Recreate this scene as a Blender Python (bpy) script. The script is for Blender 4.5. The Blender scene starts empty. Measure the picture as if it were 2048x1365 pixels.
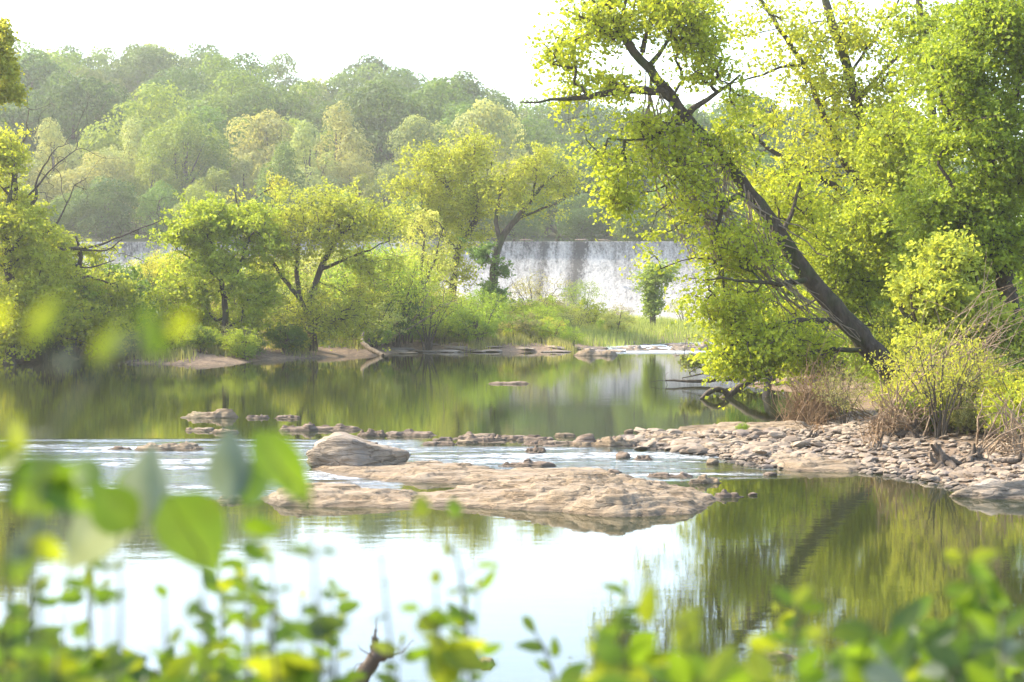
import bpy, math, random
import numpy as np
from mathutils import Vector

random.seed(7)
RNG = np.random.default_rng(11)
S = bpy.context.scene
COL = S.collection

# ------------------------------------------------------------------ camera
F = 4000.0                      # focal length in pixels of the 2048 px wide photograph
CAMZ = 3.0
PITCH = math.atan(112.5 / F)
cam_d = bpy.data.cameras.new('camera')
cam = bpy.data.objects.new('camera', cam_d); COL.objects.link(cam)
cam_d.sensor_width = 36.0
cam_d.lens = 36.0 * F / 2048.0
cam.location = (0, 0, CAMZ)
cam.rotation_euler = (math.pi / 2 - PITCH, 0, 0)
cam_d.clip_start = 0.05; cam_d.clip_end = 4000
cam_d.dof.use_dof = True
cam_d.dof.focus_distance = 48.0
cam_d.dof.aperture_fstop = 4.2
S.camera = cam

# ------------------------------------------------------------------ light
SUN_EL, SUN_AZ = math.radians(42), math.radians(-66)      # azimuth from +Y, clockwise; negative = left
W_ = bpy.data.worlds.new('World'); S.world = W_; W_.use_nodes = True
nt = W_.node_tree
sky = nt.nodes.new('ShaderNodeTexSky'); sky.sky_type = 'NISHITA'; sky.sun_disc = False
sky.sun_elevation = SUN_EL; sky.sun_rotation = SUN_AZ
sky.air_density = 1.0; sky.dust_density = 2.2; sky.ozone_density = 1.0; sky.altitude = 100
bg = nt.nodes['Background']; bg.inputs['Strength'].default_value = 0.15
nt.links.new(sky.outputs[0], bg.inputs['Color'])
sd_ = bpy.data.lights.new('sun', 'SUN'); sd_.energy = 2.45; sd_.angle = math.radians(0.6); sd_.color = (1.0, 0.91, 0.74)
sun = bpy.data.objects.new('sun', sd_); COL.objects.link(sun)
sv = Vector((math.sin(SUN_AZ) * math.cos(SUN_EL), math.cos(SUN_AZ) * math.cos(SUN_EL), math.sin(SUN_EL)))
sun.rotation_euler = sv.to_track_quat('Z', 'Y').to_euler(); sun.location = sv * 60
S.view_settings.view_transform = 'Standard'; S.view_settings.look = 'None'
S.view_settings.exposure = 2.22; S.view_settings.gamma = 1.0
cy = S.cycles
cy.max_bounces = 8; cy.diffuse_bounces = 5; cy.glossy_bounces = 3; cy.transmission_bounces = 3; cy.volume_bounces = 1
cy.use_denoising = True; cy.sample_clamp_indirect = 6.0
cy.use_adaptive_sampling = True; cy.adaptive_threshold = 0.01
try: cy.caustics_reflective = False; cy.caustics_refractive = False
except Exception: pass

# ------------------------------------------------------------------ pixel helpers
cp, sp_ = math.cos(PITCH), math.sin(PITCH)
def P(px, py, D):
    a, b = (px - 1024) / F, (682.5 - py) / F
    dx, dy, dz = a, cp + b * sp_, -sp_ + b * cp
    t = D / dy
    return np.array([dx * t, D, CAMZ + dz * t])
def PZ(px, py, z=0.0):
    a, b = (px - 1024) / F, (682.5 - py) / F
    dx, dy, dz = a, cp + b * sp_, -sp_ + b * cp
    t = (z - CAMZ) / dz
    return np.array([dx * t, dy * t, z])

# ------------------------------------------------------------------ noise
def _hash(ix, iy, iz, seed):
    h = (ix.astype(np.int64) * 374761393 + iy.astype(np.int64) * 668265263 + iz.astype(np.int64) * 2147483647 + seed * 974634777) & 0xffffffff
    h = ((h ^ (h >> 13)) * 1274126177) & 0xffffffff
    h = ((h ^ (h >> 16)) * 2246822519) & 0xffffffff
    return ((h ^ (h >> 15)) & 0xffffff) / float(0xffffff)
def vnoise(p, seed=0):
    p = np.asarray(p, float); i = np.floor(p); f = p - i; f = f * f * (3 - 2 * f)
    i = i.astype(np.int64); out = 0
    for a in (0, 1):
        for b in (0, 1):
            for c in (0, 1):
                w = (f[..., 0] if a else 1 - f[..., 0]) * (f[..., 1] if b else 1 - f[..., 1]) * (f[..., 2] if c else 1 - f[..., 2])
                out = out + w * _hash(i[..., 0] + a, i[..., 1] + b, i[..., 2] + c, seed)
    return out
def fbm(p, seed=0, oct=4, ridged=False):
    p = np.asarray(p, float); s = 0; a = 0.5; tot = 0
    for o in range(oct):
        n = vnoise(p * (2.03 ** o) + 17.3 * o, seed + o)
        if ridged: n = 1 - abs(2 * n - 1)
        s = s + a * n; tot += a; a *= 0.5
    return s / tot
def xyz(x, y, z=0.0):
    x, y, z = np.broadcast_arrays(x, y, z); return np.stack([x, y, z], -1)

# ------------------------------------------------------------------ object helpers
def tag(o, label=None, cat=None, group=None, kind=None):
    if label: o['label'] = label
    if cat: o['category'] = cat
    if group: o['group'] = group
    if kind: o['kind'] = kind
    return o
def empty(name, loc=(0, 0, 0), rz=0.0, label=None, cat=None, group=None):
    o = bpy.data.objects.new(name, None); COL.objects.link(o)
    o.location = tuple(float(v) for v in loc); o.rotation_euler = (0, 0, rz); o.empty_display_size = 0.1
    return tag(o, label, cat, group)
def mesh_np(name, V, Fc, mat, parent=None, tint=None, smooth=False, loc=(0, 0, 0)):
    """Fc: (n,k) array of faces, or a list of such arrays."""
    V = np.asarray(V, np.float32)
    lists = Fc if isinstance(Fc, list) else [Fc]
    lists = [np.asarray(a, np.int32) for a in lists if len(a)]
    me = bpy.data.meshes.new(name)
    me.vertices.add(len(V)); me.vertices.foreach_set('co', V.ravel())
    nl = sum(a.size for a in lists); npoly = sum(len(a) for a in lists)
    me.loops.add(nl); me.loops.foreach_set('vertex_index', np.concatenate([a.ravel() for a in lists]))
    me.polygons.add(npoly)
    sizes = np.concatenate([np.full(len(a), a.shape[1], np.int32) for a in lists])
    st = np.zeros(npoly, np.int32); st[1:] = np.cumsum(sizes)[:-1]
    me.polygons.foreach_set('loop_start', st)
    try: me.polygons.foreach_set('loop_total', sizes)
    except Exception: pass
    me.polygons.foreach_set('use_smooth', np.full(npoly, smooth))
    if tint is not None:
        at = me.attributes.new('tint', 'FLOAT', 'POINT'); at.data.foreach_set('value', np.asarray(tint, np.float32))
    me.update(calc_edges=True)
    if mat: me.materials.append(mat)
    o = bpy.data.objects.new(name, me); COL.objects.link(o)
    if parent: o.parent = parent
    o.location = tuple(float(v) for v in loc)
    return o
KIDS = {}
def kid(parent, o):
    KIDS.setdefault(parent.name, []).append(o); o.parent = parent; return o
def copy_tree(root, loc, rz=0.0, sc=1.0, color=None, label=None, group=None, cat=None):
    r = root.copy(); COL.objects.link(r); r.location = tuple(float(v) for v in loc); r.rotation_euler = (0, 0, rz)
    r.scale = (sc, sc, sc) if not isinstance(sc, (tuple, list)) else sc
    if label: r['label'] = label
    if group: r['group'] = group
    if cat: r['category'] = cat
    if color is not None: r.color = color
    for ch in KIDS.get(root.name, []):
        c = ch.copy(); COL.objects.link(c); c.parent = r
        if color is not None and ch.name.startswith('crown'): c.color = color
    return r

# ------------------------------------------------------------------ materials
def mat(name):
    m = bpy.data.materials.new(name); m.use_nodes = True
    n = m.node_tree.nodes; l = m.node_tree.links
    return m, n, l, n['Principled BSDF']
def N(n, t, **kw):
    o = n.new(t)
    for k, v in kw.items(): setattr(o, k, v)
    return o
def noise(n, l, vec, scale, detail=4, rough=0.55, dist=0.0):
    t = N(n, 'ShaderNodeTexNoise'); t.inputs['Scale'].default_value = scale
    t.inputs['Detail'].default_value = detail; t.inputs['Roughness'].default_value = rough; t.inputs['Distortion'].default_value = dist
    if vec is not None: l.new(vec, t.inputs['Vector'])
    return t.outputs['Fac']
def mapping(n, l, vec, scale=(1, 1, 1), rot=(0, 0, 0)):
    t = N(n, 'ShaderNodeMapping'); t.inputs['Scale'].default_value = scale; t.inputs['Rotation'].default_value = rot
    l.new(vec, t.inputs['Vector']); return t.outputs['Vector']
def ramp(n, l, fac, stops):
    t = N(n, 'ShaderNodeValToRGB'); cr = t.color_ramp
    while len(cr.elements) < len(stops): cr.elements.new(0.5)
    for e, (p, c) in zip(cr.elements, stops):
        e.position = p; e.color = (c, c, c, 1) if not isinstance(c, tuple) else (*c, 1)
    l.new(fac, t.inputs['Fac']); return t.outputs['Color']
def mixc(n, l, fac, a, b, mode='MIX'):
    t = N(n, 'ShaderNodeMix', data_type='RGBA', blend_type=mode)
    for s, v in ((t.inputs[0], fac), (t.inputs[6], a), (t.inputs[7], b)):
        if isinstance(v, (int, float)): s.default_value = v
        elif isinstance(v, tuple): s.default_value = (*v, 1)
        else: l.new(v, s)
    return t.outputs[2]
def math_(n, l, op, a, b=None, clamp=False):
    t = N(n, 'ShaderNodeMath', operation=op); t.use_clamp = clamp
    for s, v in ((t.inputs[0], a), (t.inputs[1], b)):
        if v is None: continue
        if isinstance(v, (int, float)): s.default_value = v
        else: l.new(v, s)
    return t.outputs[0]
def bump(n, l, h, dist, strength=1.0, normal=None):
    t = N(n, 'ShaderNodeBump'); t.inputs['Strength'].default_value = strength; t.inputs['Distance'].default_value = dist
    l.new(h, t.inputs['Height'])
    if normal is not None: l.new(normal, t.inputs['Normal'])
    return t.outputs['Normal']
def coord(n, which='Object'):
    return N(n, 'ShaderNodeTexCoord').outputs[which]
def worldpos(n): return N(n, 'ShaderNodeNewGeometry').outputs['Position']

def leaf_material(name, trans=0.45, rough=0.5, spec=0.25, veins=False, gain=1.0):
    m, n, l, b = mat(name)
    oi = N(n, 'ShaderNodeObjectInfo')
    at = N(n, 'ShaderNodeAttribute', attribute_name='tint')
    dark = mixc(n, l, 1.0, oi.outputs['Color'], (0.66 * gain, 0.67 * gain, 1.0 * gain), 'MULTIPLY')
    lite = mixc(n, l, 1.0, oi.outputs['Color'], (1.44 * gain, 1.22 * gain, 1.5 * gain), 'MULTIPLY')
    c = mixc(n, l, at.outputs['Fac'], dark, lite)
    if veins:
        v = noise(n, l, mapping(n, l, coord(n), (30, 30, 30)), 1.0, 3)
        c = mixc(n, l, ramp(n, l, v, [(0.35, 0.0), (0.7, 0.35)]), c, (0.10, 0.12, 0.02))
    l.new(c, b.inputs['Base Color']); b.inputs['Roughness'].default_value = rough
    b.inputs['Specular IOR Level'].default_value = spec
    tr = N(n, 'ShaderNodeBsdfTranslucent')
    l.new(mixc(n, l, 1.0, c, (1.38, 1.28, 0.85), 'MULTIPLY'), tr.inputs['Color'])
    mx = N(n, 'ShaderNodeMixShader'); mx.inputs[0].default_value = trans
    l.new(b.outputs[0], mx.inputs[1]); l.new(tr.outputs[0], mx.inputs[2])
    l.new(mx.outputs[0], n['Material Output'].inputs['Surface'])
    return m
M_LEAF = leaf_material('leaf', trans=0.52, gain=1.6)
M_LEAF_FAR = leaf_material('leaf_far', trans=0.4, spec=0.1, gain=1.65)
M_LEAF_NEAR = leaf_material('leaf_near', trans=0.5, rough=0.42, spec=0.4, veins=True)

def bark_material(name, c0, c1, scale=6.0, moss=0.0):
    m, n, l, b = mat(name)
    v = mapping(n, l, worldpos(n), (1, 1, 0.35))
    f = noise(n, l, v, scale, 6, 0.65, 0.4)
    c = mixc(n, l, ramp(n, l, f, [(0.3, 0.0), (0.7, 1.0)]), c0, c1)
    if moss: c = mixc(n, l, ramp(n, l, noise(n, l, worldpos(n), 1.3, 4), [(0.5, 0.0), (0.65, moss)]), c, (0.06, 0.09, 0.02))
    l.new(c, b.inputs['Base Color']); b.inputs['Roughness'].default_value = 0.9; b.inputs['Specular IOR Level'].default_value = 0.15
    f2 = noise(n, l, v, scale * 3, 5, 0.7)
    l.new(bump(n, l, math_(n, l, 'ADD', f, f2), 0.04, 0.9), b.inputs['Normal'])
    return m
M_BARK = bark_material('bark', (0.035, 0.026, 0.018), (0.13, 0.10, 0.075), 7, 0.5)
M_BARK_MID = bark_material('bark_mid', (0.05, 0.04, 0.03), (0.12, 0.10, 0.075), 5)
M_DEAD = bark_material('dead_wood', (0.17, 0.125, 0.085), (0.38, 0.30, 0.22), 9)
M_STEM_TAN = bark_material('tan_stem', (0.22, 0.15, 0.09), (0.42, 0.31, 0.2), 14)
M_DRIFT = bark_material('driftwood', (0.06, 0.045, 0.032), (0.17, 0.13, 0.095), 8)

def rock_material(name, c0, c1, c2, sc=1.0, stain=0.55):
    m, n, l, b = mat(name)
    wp = worldpos(n)
    st = mapping(n, l, wp, (0.8 * sc, 2.0 * sc, 5.0 * sc), (0.35, 0.25, 0.3))
    f1 = noise(n, l, st, 2.2, 7, 0.62, 0.6)
    f2 = noise(n, l, wp, 1.7 * sc, 6, 0.6)
    f3 = noise(n, l, wp, 14 * sc, 5, 0.7)
    c = mixc(n, l, ramp(n, l, f1, [(0.3, 0.0), (0.68, 1.0)]), c0, c1)
    c = mixc(n, l, ramp(n, l, f2, [(0.45, 0.0), (0.72, 0.85)]), c, c2)
    c = mixc(n, l, ramp(n, l, f3, [(0.25, 0.35), (0.5, 0.0)]), c, (0.09, 0.07, 0.055))
    # wet, stained band just above the water line
    sep = N(n, 'ShaderNodeSeparateXYZ'); l.new(wp, sep.inputs[0])
    z = math_(n, l, 'ADD', sep.outputs['Z'], math_(n, l, 'MULTIPLY', f2, -0.05))
    wet = ramp(n, l, z, [(0.0, 1.0), (0.02, 0.0)])
    c = mixc(n, l, math_(n, l, 'MULTIPLY', wet, stain), c, (0.06, 0.045, 0.03))
    # cracks
    vo = N(n, 'ShaderNodeTexVoronoi', feature='DISTANCE_TO_EDGE'); vo.inputs['Scale'].default_value = 1.6 * sc
    dn = N(n, 'ShaderNodeTexNoise'); dn.inputs['Scale'].default_value = 2.5; dn.inputs['Detail'].default_value = 4; l.new(st, dn.inputs['Vector'])
    l.new(mixc(n, l, 0.35, st, dn.outputs['Color']), vo.inputs['Vector'])
    ck = ramp(n, l, vo.outputs['Distance'], [(0.0, 0.0), (0.03, 1.0)])
    c = mixc(n, l, math_(n, l, 'MULTIPLY', math_(n, l, 'SUBTRACT', 1.0, ck), 0.45), c, (0.07, 0.05, 0.035))
    l.new(c, b.inputs['Base Color']); b.inputs['Roughness'].default_value = 0.88; b.inputs['Specular IOR Level'].default_value = 0.25
    h = math_(n, l, 'ADD', math_(n, l, 'MULTIPLY', f1, 1.9), math_(n, l, 'ADD', math_(n, l, 'MULTIPLY', f3, 0.25), math_(n, l, 'MULTIPLY', ck, 0.25)))
    l.new(bump(n, l, h, 0.09, 0.9), b.inputs['Normal'])
    return m
M_ROCK = rock_material('rock', (0.16, 0.108, 0.060), (0.335, 0.25, 0.155), (0.30, 0.24, 0.17))
M_ROCK_PALE = rock_material('rock_pale', (0.19, 0.14, 0.09), (0.35, 0.275, 0.195), (0.32, 0.27, 0.215))
M_ROCK_DARK = rock_material('rock_dark', (0.13, 0.09, 0.06), (0.26, 0.19, 0.13), (0.22, 0.17, 0.13))
def stone_material():
    m, n, l, b = mat('cobble')
    at = N(n, 'ShaderNodeAttribute', attribute_name='tint'); oi = N(n, 'ShaderNodeObjectInfo')
    k = math_(n, l, 'FRACT', math_(n, l, 'ADD', at.outputs['Fac'], oi.outputs['Random']))
    c = ramp(n, l, k, [(0.0, (0.12, 0.085, 0.055)), (0.35, (0.24, 0.175, 0.11)), (0.7, (0.30, 0.23, 0.155)), (1.0, (0.17, 0.13, 0.10))])
    f = noise(n, l, worldpos(n), 12, 5, 0.65)
    c = mixc(n, l, ramp(n, l, f, [(0.3, 0.45), (0.6, 0.0)]), c, (0.10, 0.075, 0.055))
    sep = N(n, 'ShaderNodeSeparateXYZ'); l.new(worldpos(n), sep.inputs[0])
    wet = ramp(n, l, math_(n, l, 'ADD', sep.outputs['Z'], math_(n, l, 'MULTIPLY', f, -0.06)), [(0.0, 0.75), (0.03, 0.0)])
    c = mixc(n, l, wet, c, (0.055, 0.042, 0.028))
    l.new(c, b.inputs['Base Color']); b.inputs['Roughness'].default_value = 0.85
    l.new(bump(n, l, f, 0.03, 0.7), b.inputs['Normal'])
    return m
M_STONE = stone_material()

def ground_material():
    m, n, l, b = mat('ground')
    wp = worldpos(n)
    f = noise(n, l, wp, 0.5, 6, 0.6); g = noise(n, l, wp, 5.0, 5, 0.65); g2 = noise(n, l, wp, 22, 4, 0.7)
    soil = mixc(n, l, ramp(n, l, g, [(0.35, 0.0), (0.65, 1.0)]), (0.12, 0.075, 0.042), (0.25, 0.17, 0.10))
    litter = mixc(n, l, ramp(n, l, g, [(0.4, 0.0), (0.6, 1.0)]), (0.05, 0.055, 0.02), (0.09, 0.11, 0.03))
    sep = N(n, 'ShaderNodeSeparateXYZ'); l.new(wp, sep.inputs[0])
    z = math_(n, l, 'ADD', sep.outputs['Z'], math_(n, l, 'MULTIPLY', math_(n, l, 'SUBTRACT', f, 0.5), 0.9))
    k = ramp(n, l, math_(n, l, 'MULTIPLY', z, 0.5, True), [(0.28, 0.0), (0.5, 1.0)])
    c = mixc(n, l, k, soil, litter)
    l.new(c, b.inputs['Base Color']); b.inputs['Roughness'].default_value = 0.95
    l.new(bump(n, l, math_(n, l, 'ADD', g, math_(n, l, 'MULTIPLY', g2, 0.4)), 0.12, 0.9), b.inputs['Normal'])
    return m
M_GROUND = ground_material()

def water_material():
    m, n, l, b = mat('river_water')
    wp = worldpos(n)
    b.inputs['Base Color'].default_value = (0.045, 0.048, 0.016, 1)
    b.inputs['Roughness'].default_value = 0.015; b.inputs['IOR'].default_value = 1.333
    sep = N(n, 'ShaderNodeSeparateXYZ'); l.new(wp, sep.inputs[0])
    X, Y = sep.outputs['X'], sep.outputs['Y']
    def band(v, a0, a1, b1, b0):                              # trapezoid mask
        up = math_(n, l, 'DIVIDE', math_(n, l, 'SUBTRACT', v, a0), a1 - a0, True)
        dn = math_(n, l, 'DIVIDE', math_(n, l, 'SUBTRACT', b0, v), b0 - b1, True)
        return math_(n, l, 'MULTIPLY', up, dn)
    # riffles: a current pushing through the rock bars
    streak = noise(n, l, mapping(n, l, wp, (0.22, 1.0, 1.0)), 1.1, 5, 0.6, 0.3)
    sk = ramp(n, l, streak, [(0.47, 0.0), (0.60, 1.0)])
    m1 = math_(n, l, 'MULTIPLY', band(Y, 27.5, 29.5, 37.5, 39.0), band(X, -14.0, -12.0, -2.4, -1.6))
    m2 = math_(n, l, 'MULTIPLY', band(Y, 30.5, 31.5, 36.2, 37.2), band(X, -2.8, -1.6, 3.4, 4.6))
    m3 = math_(n, l, 'MULTIPLY', band(Y, 86.0, 90.0, 98.0, 112.0), band(X, 3.0, 5.5, 12.0, 30.0))
    mk = math_(n, l, 'MAXIMUM', m1, m2)
    rif = math_(n, l, 'MULTIPLY', mk, sk)
    rapid = math_(n, l, 'MULTIPLY', m3, ramp(n, l, streak, [(0.32, 0.0), (0.5, 1.0)]))
    # slow ripples everywhere, patchy
    patch = ramp(n, l, noise(n, l, mapping(n, l, wp, (0.05, 0.12, 1)), 1.0, 3), [(0.35, 0.35), (0.65, 1.0)])
    r1 = noise(n, l, mapping(n, l, wp, (0.8, 1.6, 1.0)), 1.6, 3, 0.5)
    r2 = noise(n, l, mapping(n, l, wp, (1.0, 2.2, 1.0)), 7.0, 3, 0.55)
    amp = math_(n, l, 'ADD', 0.0003, math_(n, l, 'MULTIPLY', patch, 0.0012))
    h = math_(n, l, 'MULTIPLY', math_(n, l, 'ADD', r1, math_(n, l, 'MULTIPLY', r2, 0.28)), amp)
    r3 = noise(n, l, mapping(n, l, wp, (1.0, 2.0, 1.0)), 3.5, 4, 0.6)
    h = math_(n, l, 'ADD', h, math_(n, l, 'MULTIPLY', math_(n, l, 'MULTIPLY', r3, math_(n, l, 'ADD', math_(n, l, 'MULTIPLY', rif, 0.85), math_(n, l, 'MULTIPLY', mk, 0.10))), 0.095))
    h = math_(n, l, 'ADD', h, math_(n, l, 'MULTIPLY', math_(n, l, 'MULTIPLY', r3, rapid), 0.10))
    l.new(bump(n, l, h, 1.0, 1.0), b.inputs['Normal'])
    # broken white water in the rapid; riffles painted white as reflected sky
    fo = noise(n, l, mapping(n, l, wp, (0.7, 2.4, 1.0)), 5.0, 6, 0.7)
    fm = math_(n, l, 'MULTIPLY', ramp(n, l, fo, [(0.46, 0.0), (0.58, 0.9)]), math_(n, l, 'MULTIPLY', ramp(n, l, streak, [(0.47, 0.0), (0.57, 1.0)]), mk))
    fm2 = math_(n, l, 'MULTIPLY', ramp(n, l, fo, [(0.42, 0.0), (0.55, 1.0)]), rapid)
    fm = math_(n, l, 'MAXIMUM', fm, fm2)
    c = mixc(n, l, fm, (0.022, 0.026, 0.009), (0.75, 0.78, 0.80))
    l.new(c, b.inputs['Base Color'])
    l.new(math_(n, l, 'ADD', 0.012, math_(n, l, 'MULTIPLY', fm, 0.6)), b.inputs['Roughness'])
    return m
M_WATER = water_material()

# ------------------------------------------------------------------ terrain
def poly(px): return np.array([PZ(*p)[:2] for p in px])
POLY_R = np.vstack([poly([(1240, 884), (1300, 898), (1440, 913), (1540, 937), (1700, 944), (1820, 964), (1920, 982), (2048, 1003)]),
                    [(12, 26), (25, 18), (90, 10), (200, 60), (200, 172), (26, 172), (17, 150), (14.5, 125)],
                    poly([(1560, 692), (1640, 705), (1610, 728), (1560, 745), (1490, 773), (1560, 782), (1640, 784), (1700, 800), (1690, 830), (1640, 856), (1560, 866), (1400, 869), (1300, 872)])])
POLY_I = np.vstack([poly([(250, 727), (380, 731), (470, 728), (530, 721), (620, 717), (760, 711), (830, 703), (1000, 704), (1130, 704), (1200, 693), (1300, 688), (1440, 683)]),
                    [(13.5, 112), (14, 125), (11, 140), (-2, 146), (-20, 140), (-23, 118), (-20, 98), (-17.5, 84)]])
POLY_L = np.vstack([[(-200, 60), (-60, 70)], poly([(-140, 728), (0, 724), (100, 722), (200, 716), (262, 704)]), [(-19.5, 100), (-26, 120), (-30, 140), (-40, 172), (-200, 172)]])
POLY_N = np.array([(-120, 13), (-20, 9.5), (-5, 8.2), (5, 8.4), (14, 12), (60, 8), (120, 6), (120, -60), (-120, -60)], float)
def sdpoly(x, y, pg):
    x = np.asarray(x, float); y = np.asarray(y, float)
    d = np.full(x.shape, 1e9); ins = np.zeros(x.shape, bool); n = len(pg)
    for i in range(n):
        ax, ay = pg[i]; bx, by = pg[(i + 1) % n]
        ex, ey = bx - ax, by - ay
        t = np.clip(((x - ax) * ex + (y - ay) * ey) / (ex * ex + ey * ey + 1e-12), 0, 1)
        d = np.minimum(d, np.hypot(x - ax - t * ex, y - ay - t * ey))
        c = ((ay > y) != (by > y))
        with np.errstate(divide='ignore', invalid='ignore'):
            xi = (bx - ax) * (y - ay) / (by - ay + 1e-15) + ax
        ins ^= c & (x < xi)
    return np.where(ins, d, -d)
SKY_X = [-260, -205, -150, -98.6, -89, -79, -72.6, -66.8, -60, -52, -44.7, -41, -38.5, -35.5, -31, -25.4, -17, -8, 2.5, 9, 40, 90, 300]
SKY_Y = [150, 140, 125, 130, 115, 105, 108, 98, 125, 120, 133, 140, 200, 200, 165, 148, 172, 210, 236, 262, 285, 315, 330]
RIDGE = 385.0
def ridge_h(x):
    ys = np.interp(x, SKY_X, SKY_Y)
    return CAMZ + (570 - ys) / F * RIDGE - 15.5
def smooth(t): t = np.clip(t, 0, 1); return t * t * (3 - 2 * t)
def H(x, y):
    x = np.asarray(x, float); y = np.asarray(y, float)
    nz = fbm(xyz(x * 0.35, y * 0.35), 3, 4) - 0.5
    nb = fbm(xyz(x * 0.08, y * 0.08), 5, 3) - 0.5
    def land(pg, s, hmax, so=0.3):
        d = sdpoly(x, y, pg) + nz * 0.7
        return np.where(d > 0, hmax * (1 - np.exp(-d * s / hmax)), np.maximum(d * so, -1.4))
    hr = land(POLY_R, 0.085, 1.5) + np.clip(sdpoly(x, y, POLY_R) - 8, 0, 30) * 0.06
    hi = land(POLY_I, 0.22, 0.6); hl = land(POLY_L, 0.34, 1.6) + np.clip(sdpoly(x, y, POLY_L) - 6, 0, 40) * 0.05
    hn = land(POLY_N, 0.30, 1.35)
    h = np.maximum.reduce([hr, hi, hl, hn])
    h = h + nz * 0.18 * np.clip(h + 0.2, 0, 1) + nb * 0.3 * np.clip(h, 0, 1)
    t = smooth((y - 212) / (RIDGE - 212)) * 0.55 + np.clip((y - 212) / (RIDGE - 212), 0, 1) * 0.45
    hh = 6.9 + t * (ridge_h(x * RIDGE / np.maximum(y, 212)) - 6.9) - np.clip(y - RIDGE, 0, 400) * 0.04
    up = np.where(y > 212, hh, 5.0 + 1.9 * smooth((y - 206) / 6))
    return np.where(y > 171.5, up, h)
def Hs(x, y): return float(H(np.array([x]), np.array([y]))[0])

def axis(segs):
    out = []
    for a, b, st in segs:
        out.append(np.arange(a, b, st))
    out.append([segs[-1][1]])
    return np.unique(np.concatenate(out))
gx = axis([(-1200, -300, 60), (-300, -60, 12), (-60, -24, 1.5), (-24, 24, 0.42), (24, 60, 1.5), (60, 300, 12), (300, 1200, 60)])
gy = axis([(-60, -6, 3), (-6, 25, 0.7), (25, 60, 0.36), (60, 112, 0.5), (112, 171, 1.5), (171, 172.4, 0.7), (172.4, 220, 4), (220, 420, 8), (420, 1500, 60)])
GX, GY = np.meshgrid(gx, gy)
GZ = H(GX, GY)
nx, ny = len(gx), len(gy)
idx = np.arange(nx * ny).reshape(ny, nx)
Q = np.stack([idx[:-1, :-1], idx[:-1, 1:], idx[1:, 1:], idx[1:, :-1]], -1).reshape(-1, 4)
tag(mesh_np('ground', np.stack([GX, GY, GZ], -1).reshape(-1, 3), Q, M_GROUND, smooth=True), kind='structure')
wv = [(-700, -40, 0), (700, -40, 0), (700, 168.5, 0), (-700, 168.5, 0)]
tag(mesh_np('river_water', wv, np.array([[0, 1, 2, 3]]), M_WATER), kind='structure')
m, n, l, b = mat('reservoir_water'); b.inputs['Base Color'].default_value = (0.04, 0.05, 0.025, 1); b.inputs['Roughness'].default_value = 0.05
l.new(bump(n, l, noise(n, l, worldpos(n), 1.5, 3), 0.03), b.inputs['Normal'])
tag(mesh_np('reservoir_water', [(-150, 171.9, 6.45), (150, 171.9, 6.45), (150, 213, 6.45), (-150, 213, 6.45)], np.array([[0, 1, 2, 3]]), m), kind='structure')

# ------------------------------------------------------------------ tubes and leaves
class Tubes:
    def __init__(s): s.V = []; s.Q = []; s.n = 0
    def add(s, pts, rad, k=5):
        pts = np.asarray(pts, float); m_ = len(pts)
        rad = np.broadcast_to(np.asarray(rad, float), (m_,))
        t = np.gradient(pts, axis=0); t /= (np.linalg.norm(t, axis=1, keepdims=True) + 1e-9)
        av = t.mean(0); ref = np.array([1.0, 0, 0]) if abs(av[0]) < 0.6 else (np.array([0, 1.0, 0]) if abs(av[1]) < 0.7 else np.array([0, 0, 1.0]))
        u = np.cross(t, ref); u /= (np.linalg.norm(u, axis=1, keepdims=True) + 1e-9)
        v = np.cross(t, u)
        a = np.arange(k) * 2 * math.pi / k
        ring = pts[:, None, :] + rad[:, None, None] * (np.cos(a)[None, :, None] * u[:, None, :] + np.sin(a)[None, :, None] * v[:, None, :])
        s.V.append(ring.reshape(-1, 3))
        i = np.arange(m_ - 1)[:, None] * k; j = np.arange(k)[None, :]; jn = (j + 1) % k
        s.Q.append((np.stack([i + j, i + jn, i + k + jn, i + k + j], -1).reshape(-1, 4)) + s.n)
        s.n += m_ * k
    def build(s, name, mat_, parent=None, origin=(0, 0, 0)):
        V = np.vstack(s.V) - np.asarray(origin)
        o = mesh_np(name, V, np.vstack(s.Q), mat_, smooth=True)
        if parent: kid(parent, o)
        return o
def leaf_arrays(C, Nn, size, rng, aspect=0.62, tint=None):
    """one folded two-triangle leaf per row of C"""
    m_ = len(C)
    Nn = Nn / (np.linalg.norm(Nn, axis=1, keepdims=True) + 1e-9)
    r = rng.normal(size=(m_, 3)); u = np.cross(Nn, r); u /= (np.linalg.norm(u, axis=1, keepdims=True) + 1e-9)
    v = np.cross(Nn, u); s = np.broadcast_to(np.asarray(size), (m_,))[:, None]
    fold = rng.uniform(0.05, 0.3, (m_, 1)) * s
    b_ = C - u * s * 0.5; t_ = C + u * s * 0.5
    l_ = C + v * s * aspect * 0.5 + Nn * fold - u * s * 0.08; r_ = C - v * s * aspect * 0.5 + Nn * fold - u * s * 0.08
    V = np.stack([b_, l_, t_, r_], 1).reshape(-1, 3)
    i = np.arange(m_)[:, None] * 4
    T = np.concatenate([i + [[0, 2, 1]], i + [[0, 3, 2]]])
    tt = (rng.random(m_) if tint is None else tint)
    return V, T, np.repeat(tt, 4)
def leaves_obj(C, Nn, size, rng, parent, color, material, origin=(0, 0, 0), tint=None, aspect=0.62, name='crown'):
    V, T, tt = leaf_arrays(np.asarray(C), Nn, size, rng, aspect, tint)
    o = mesh_np(name, V - np.asarray(origin), T, material, tint=np.clip(tt, 0, 1))
    o.color = (*color, 1)
    kid(parent, o); return o

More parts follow.
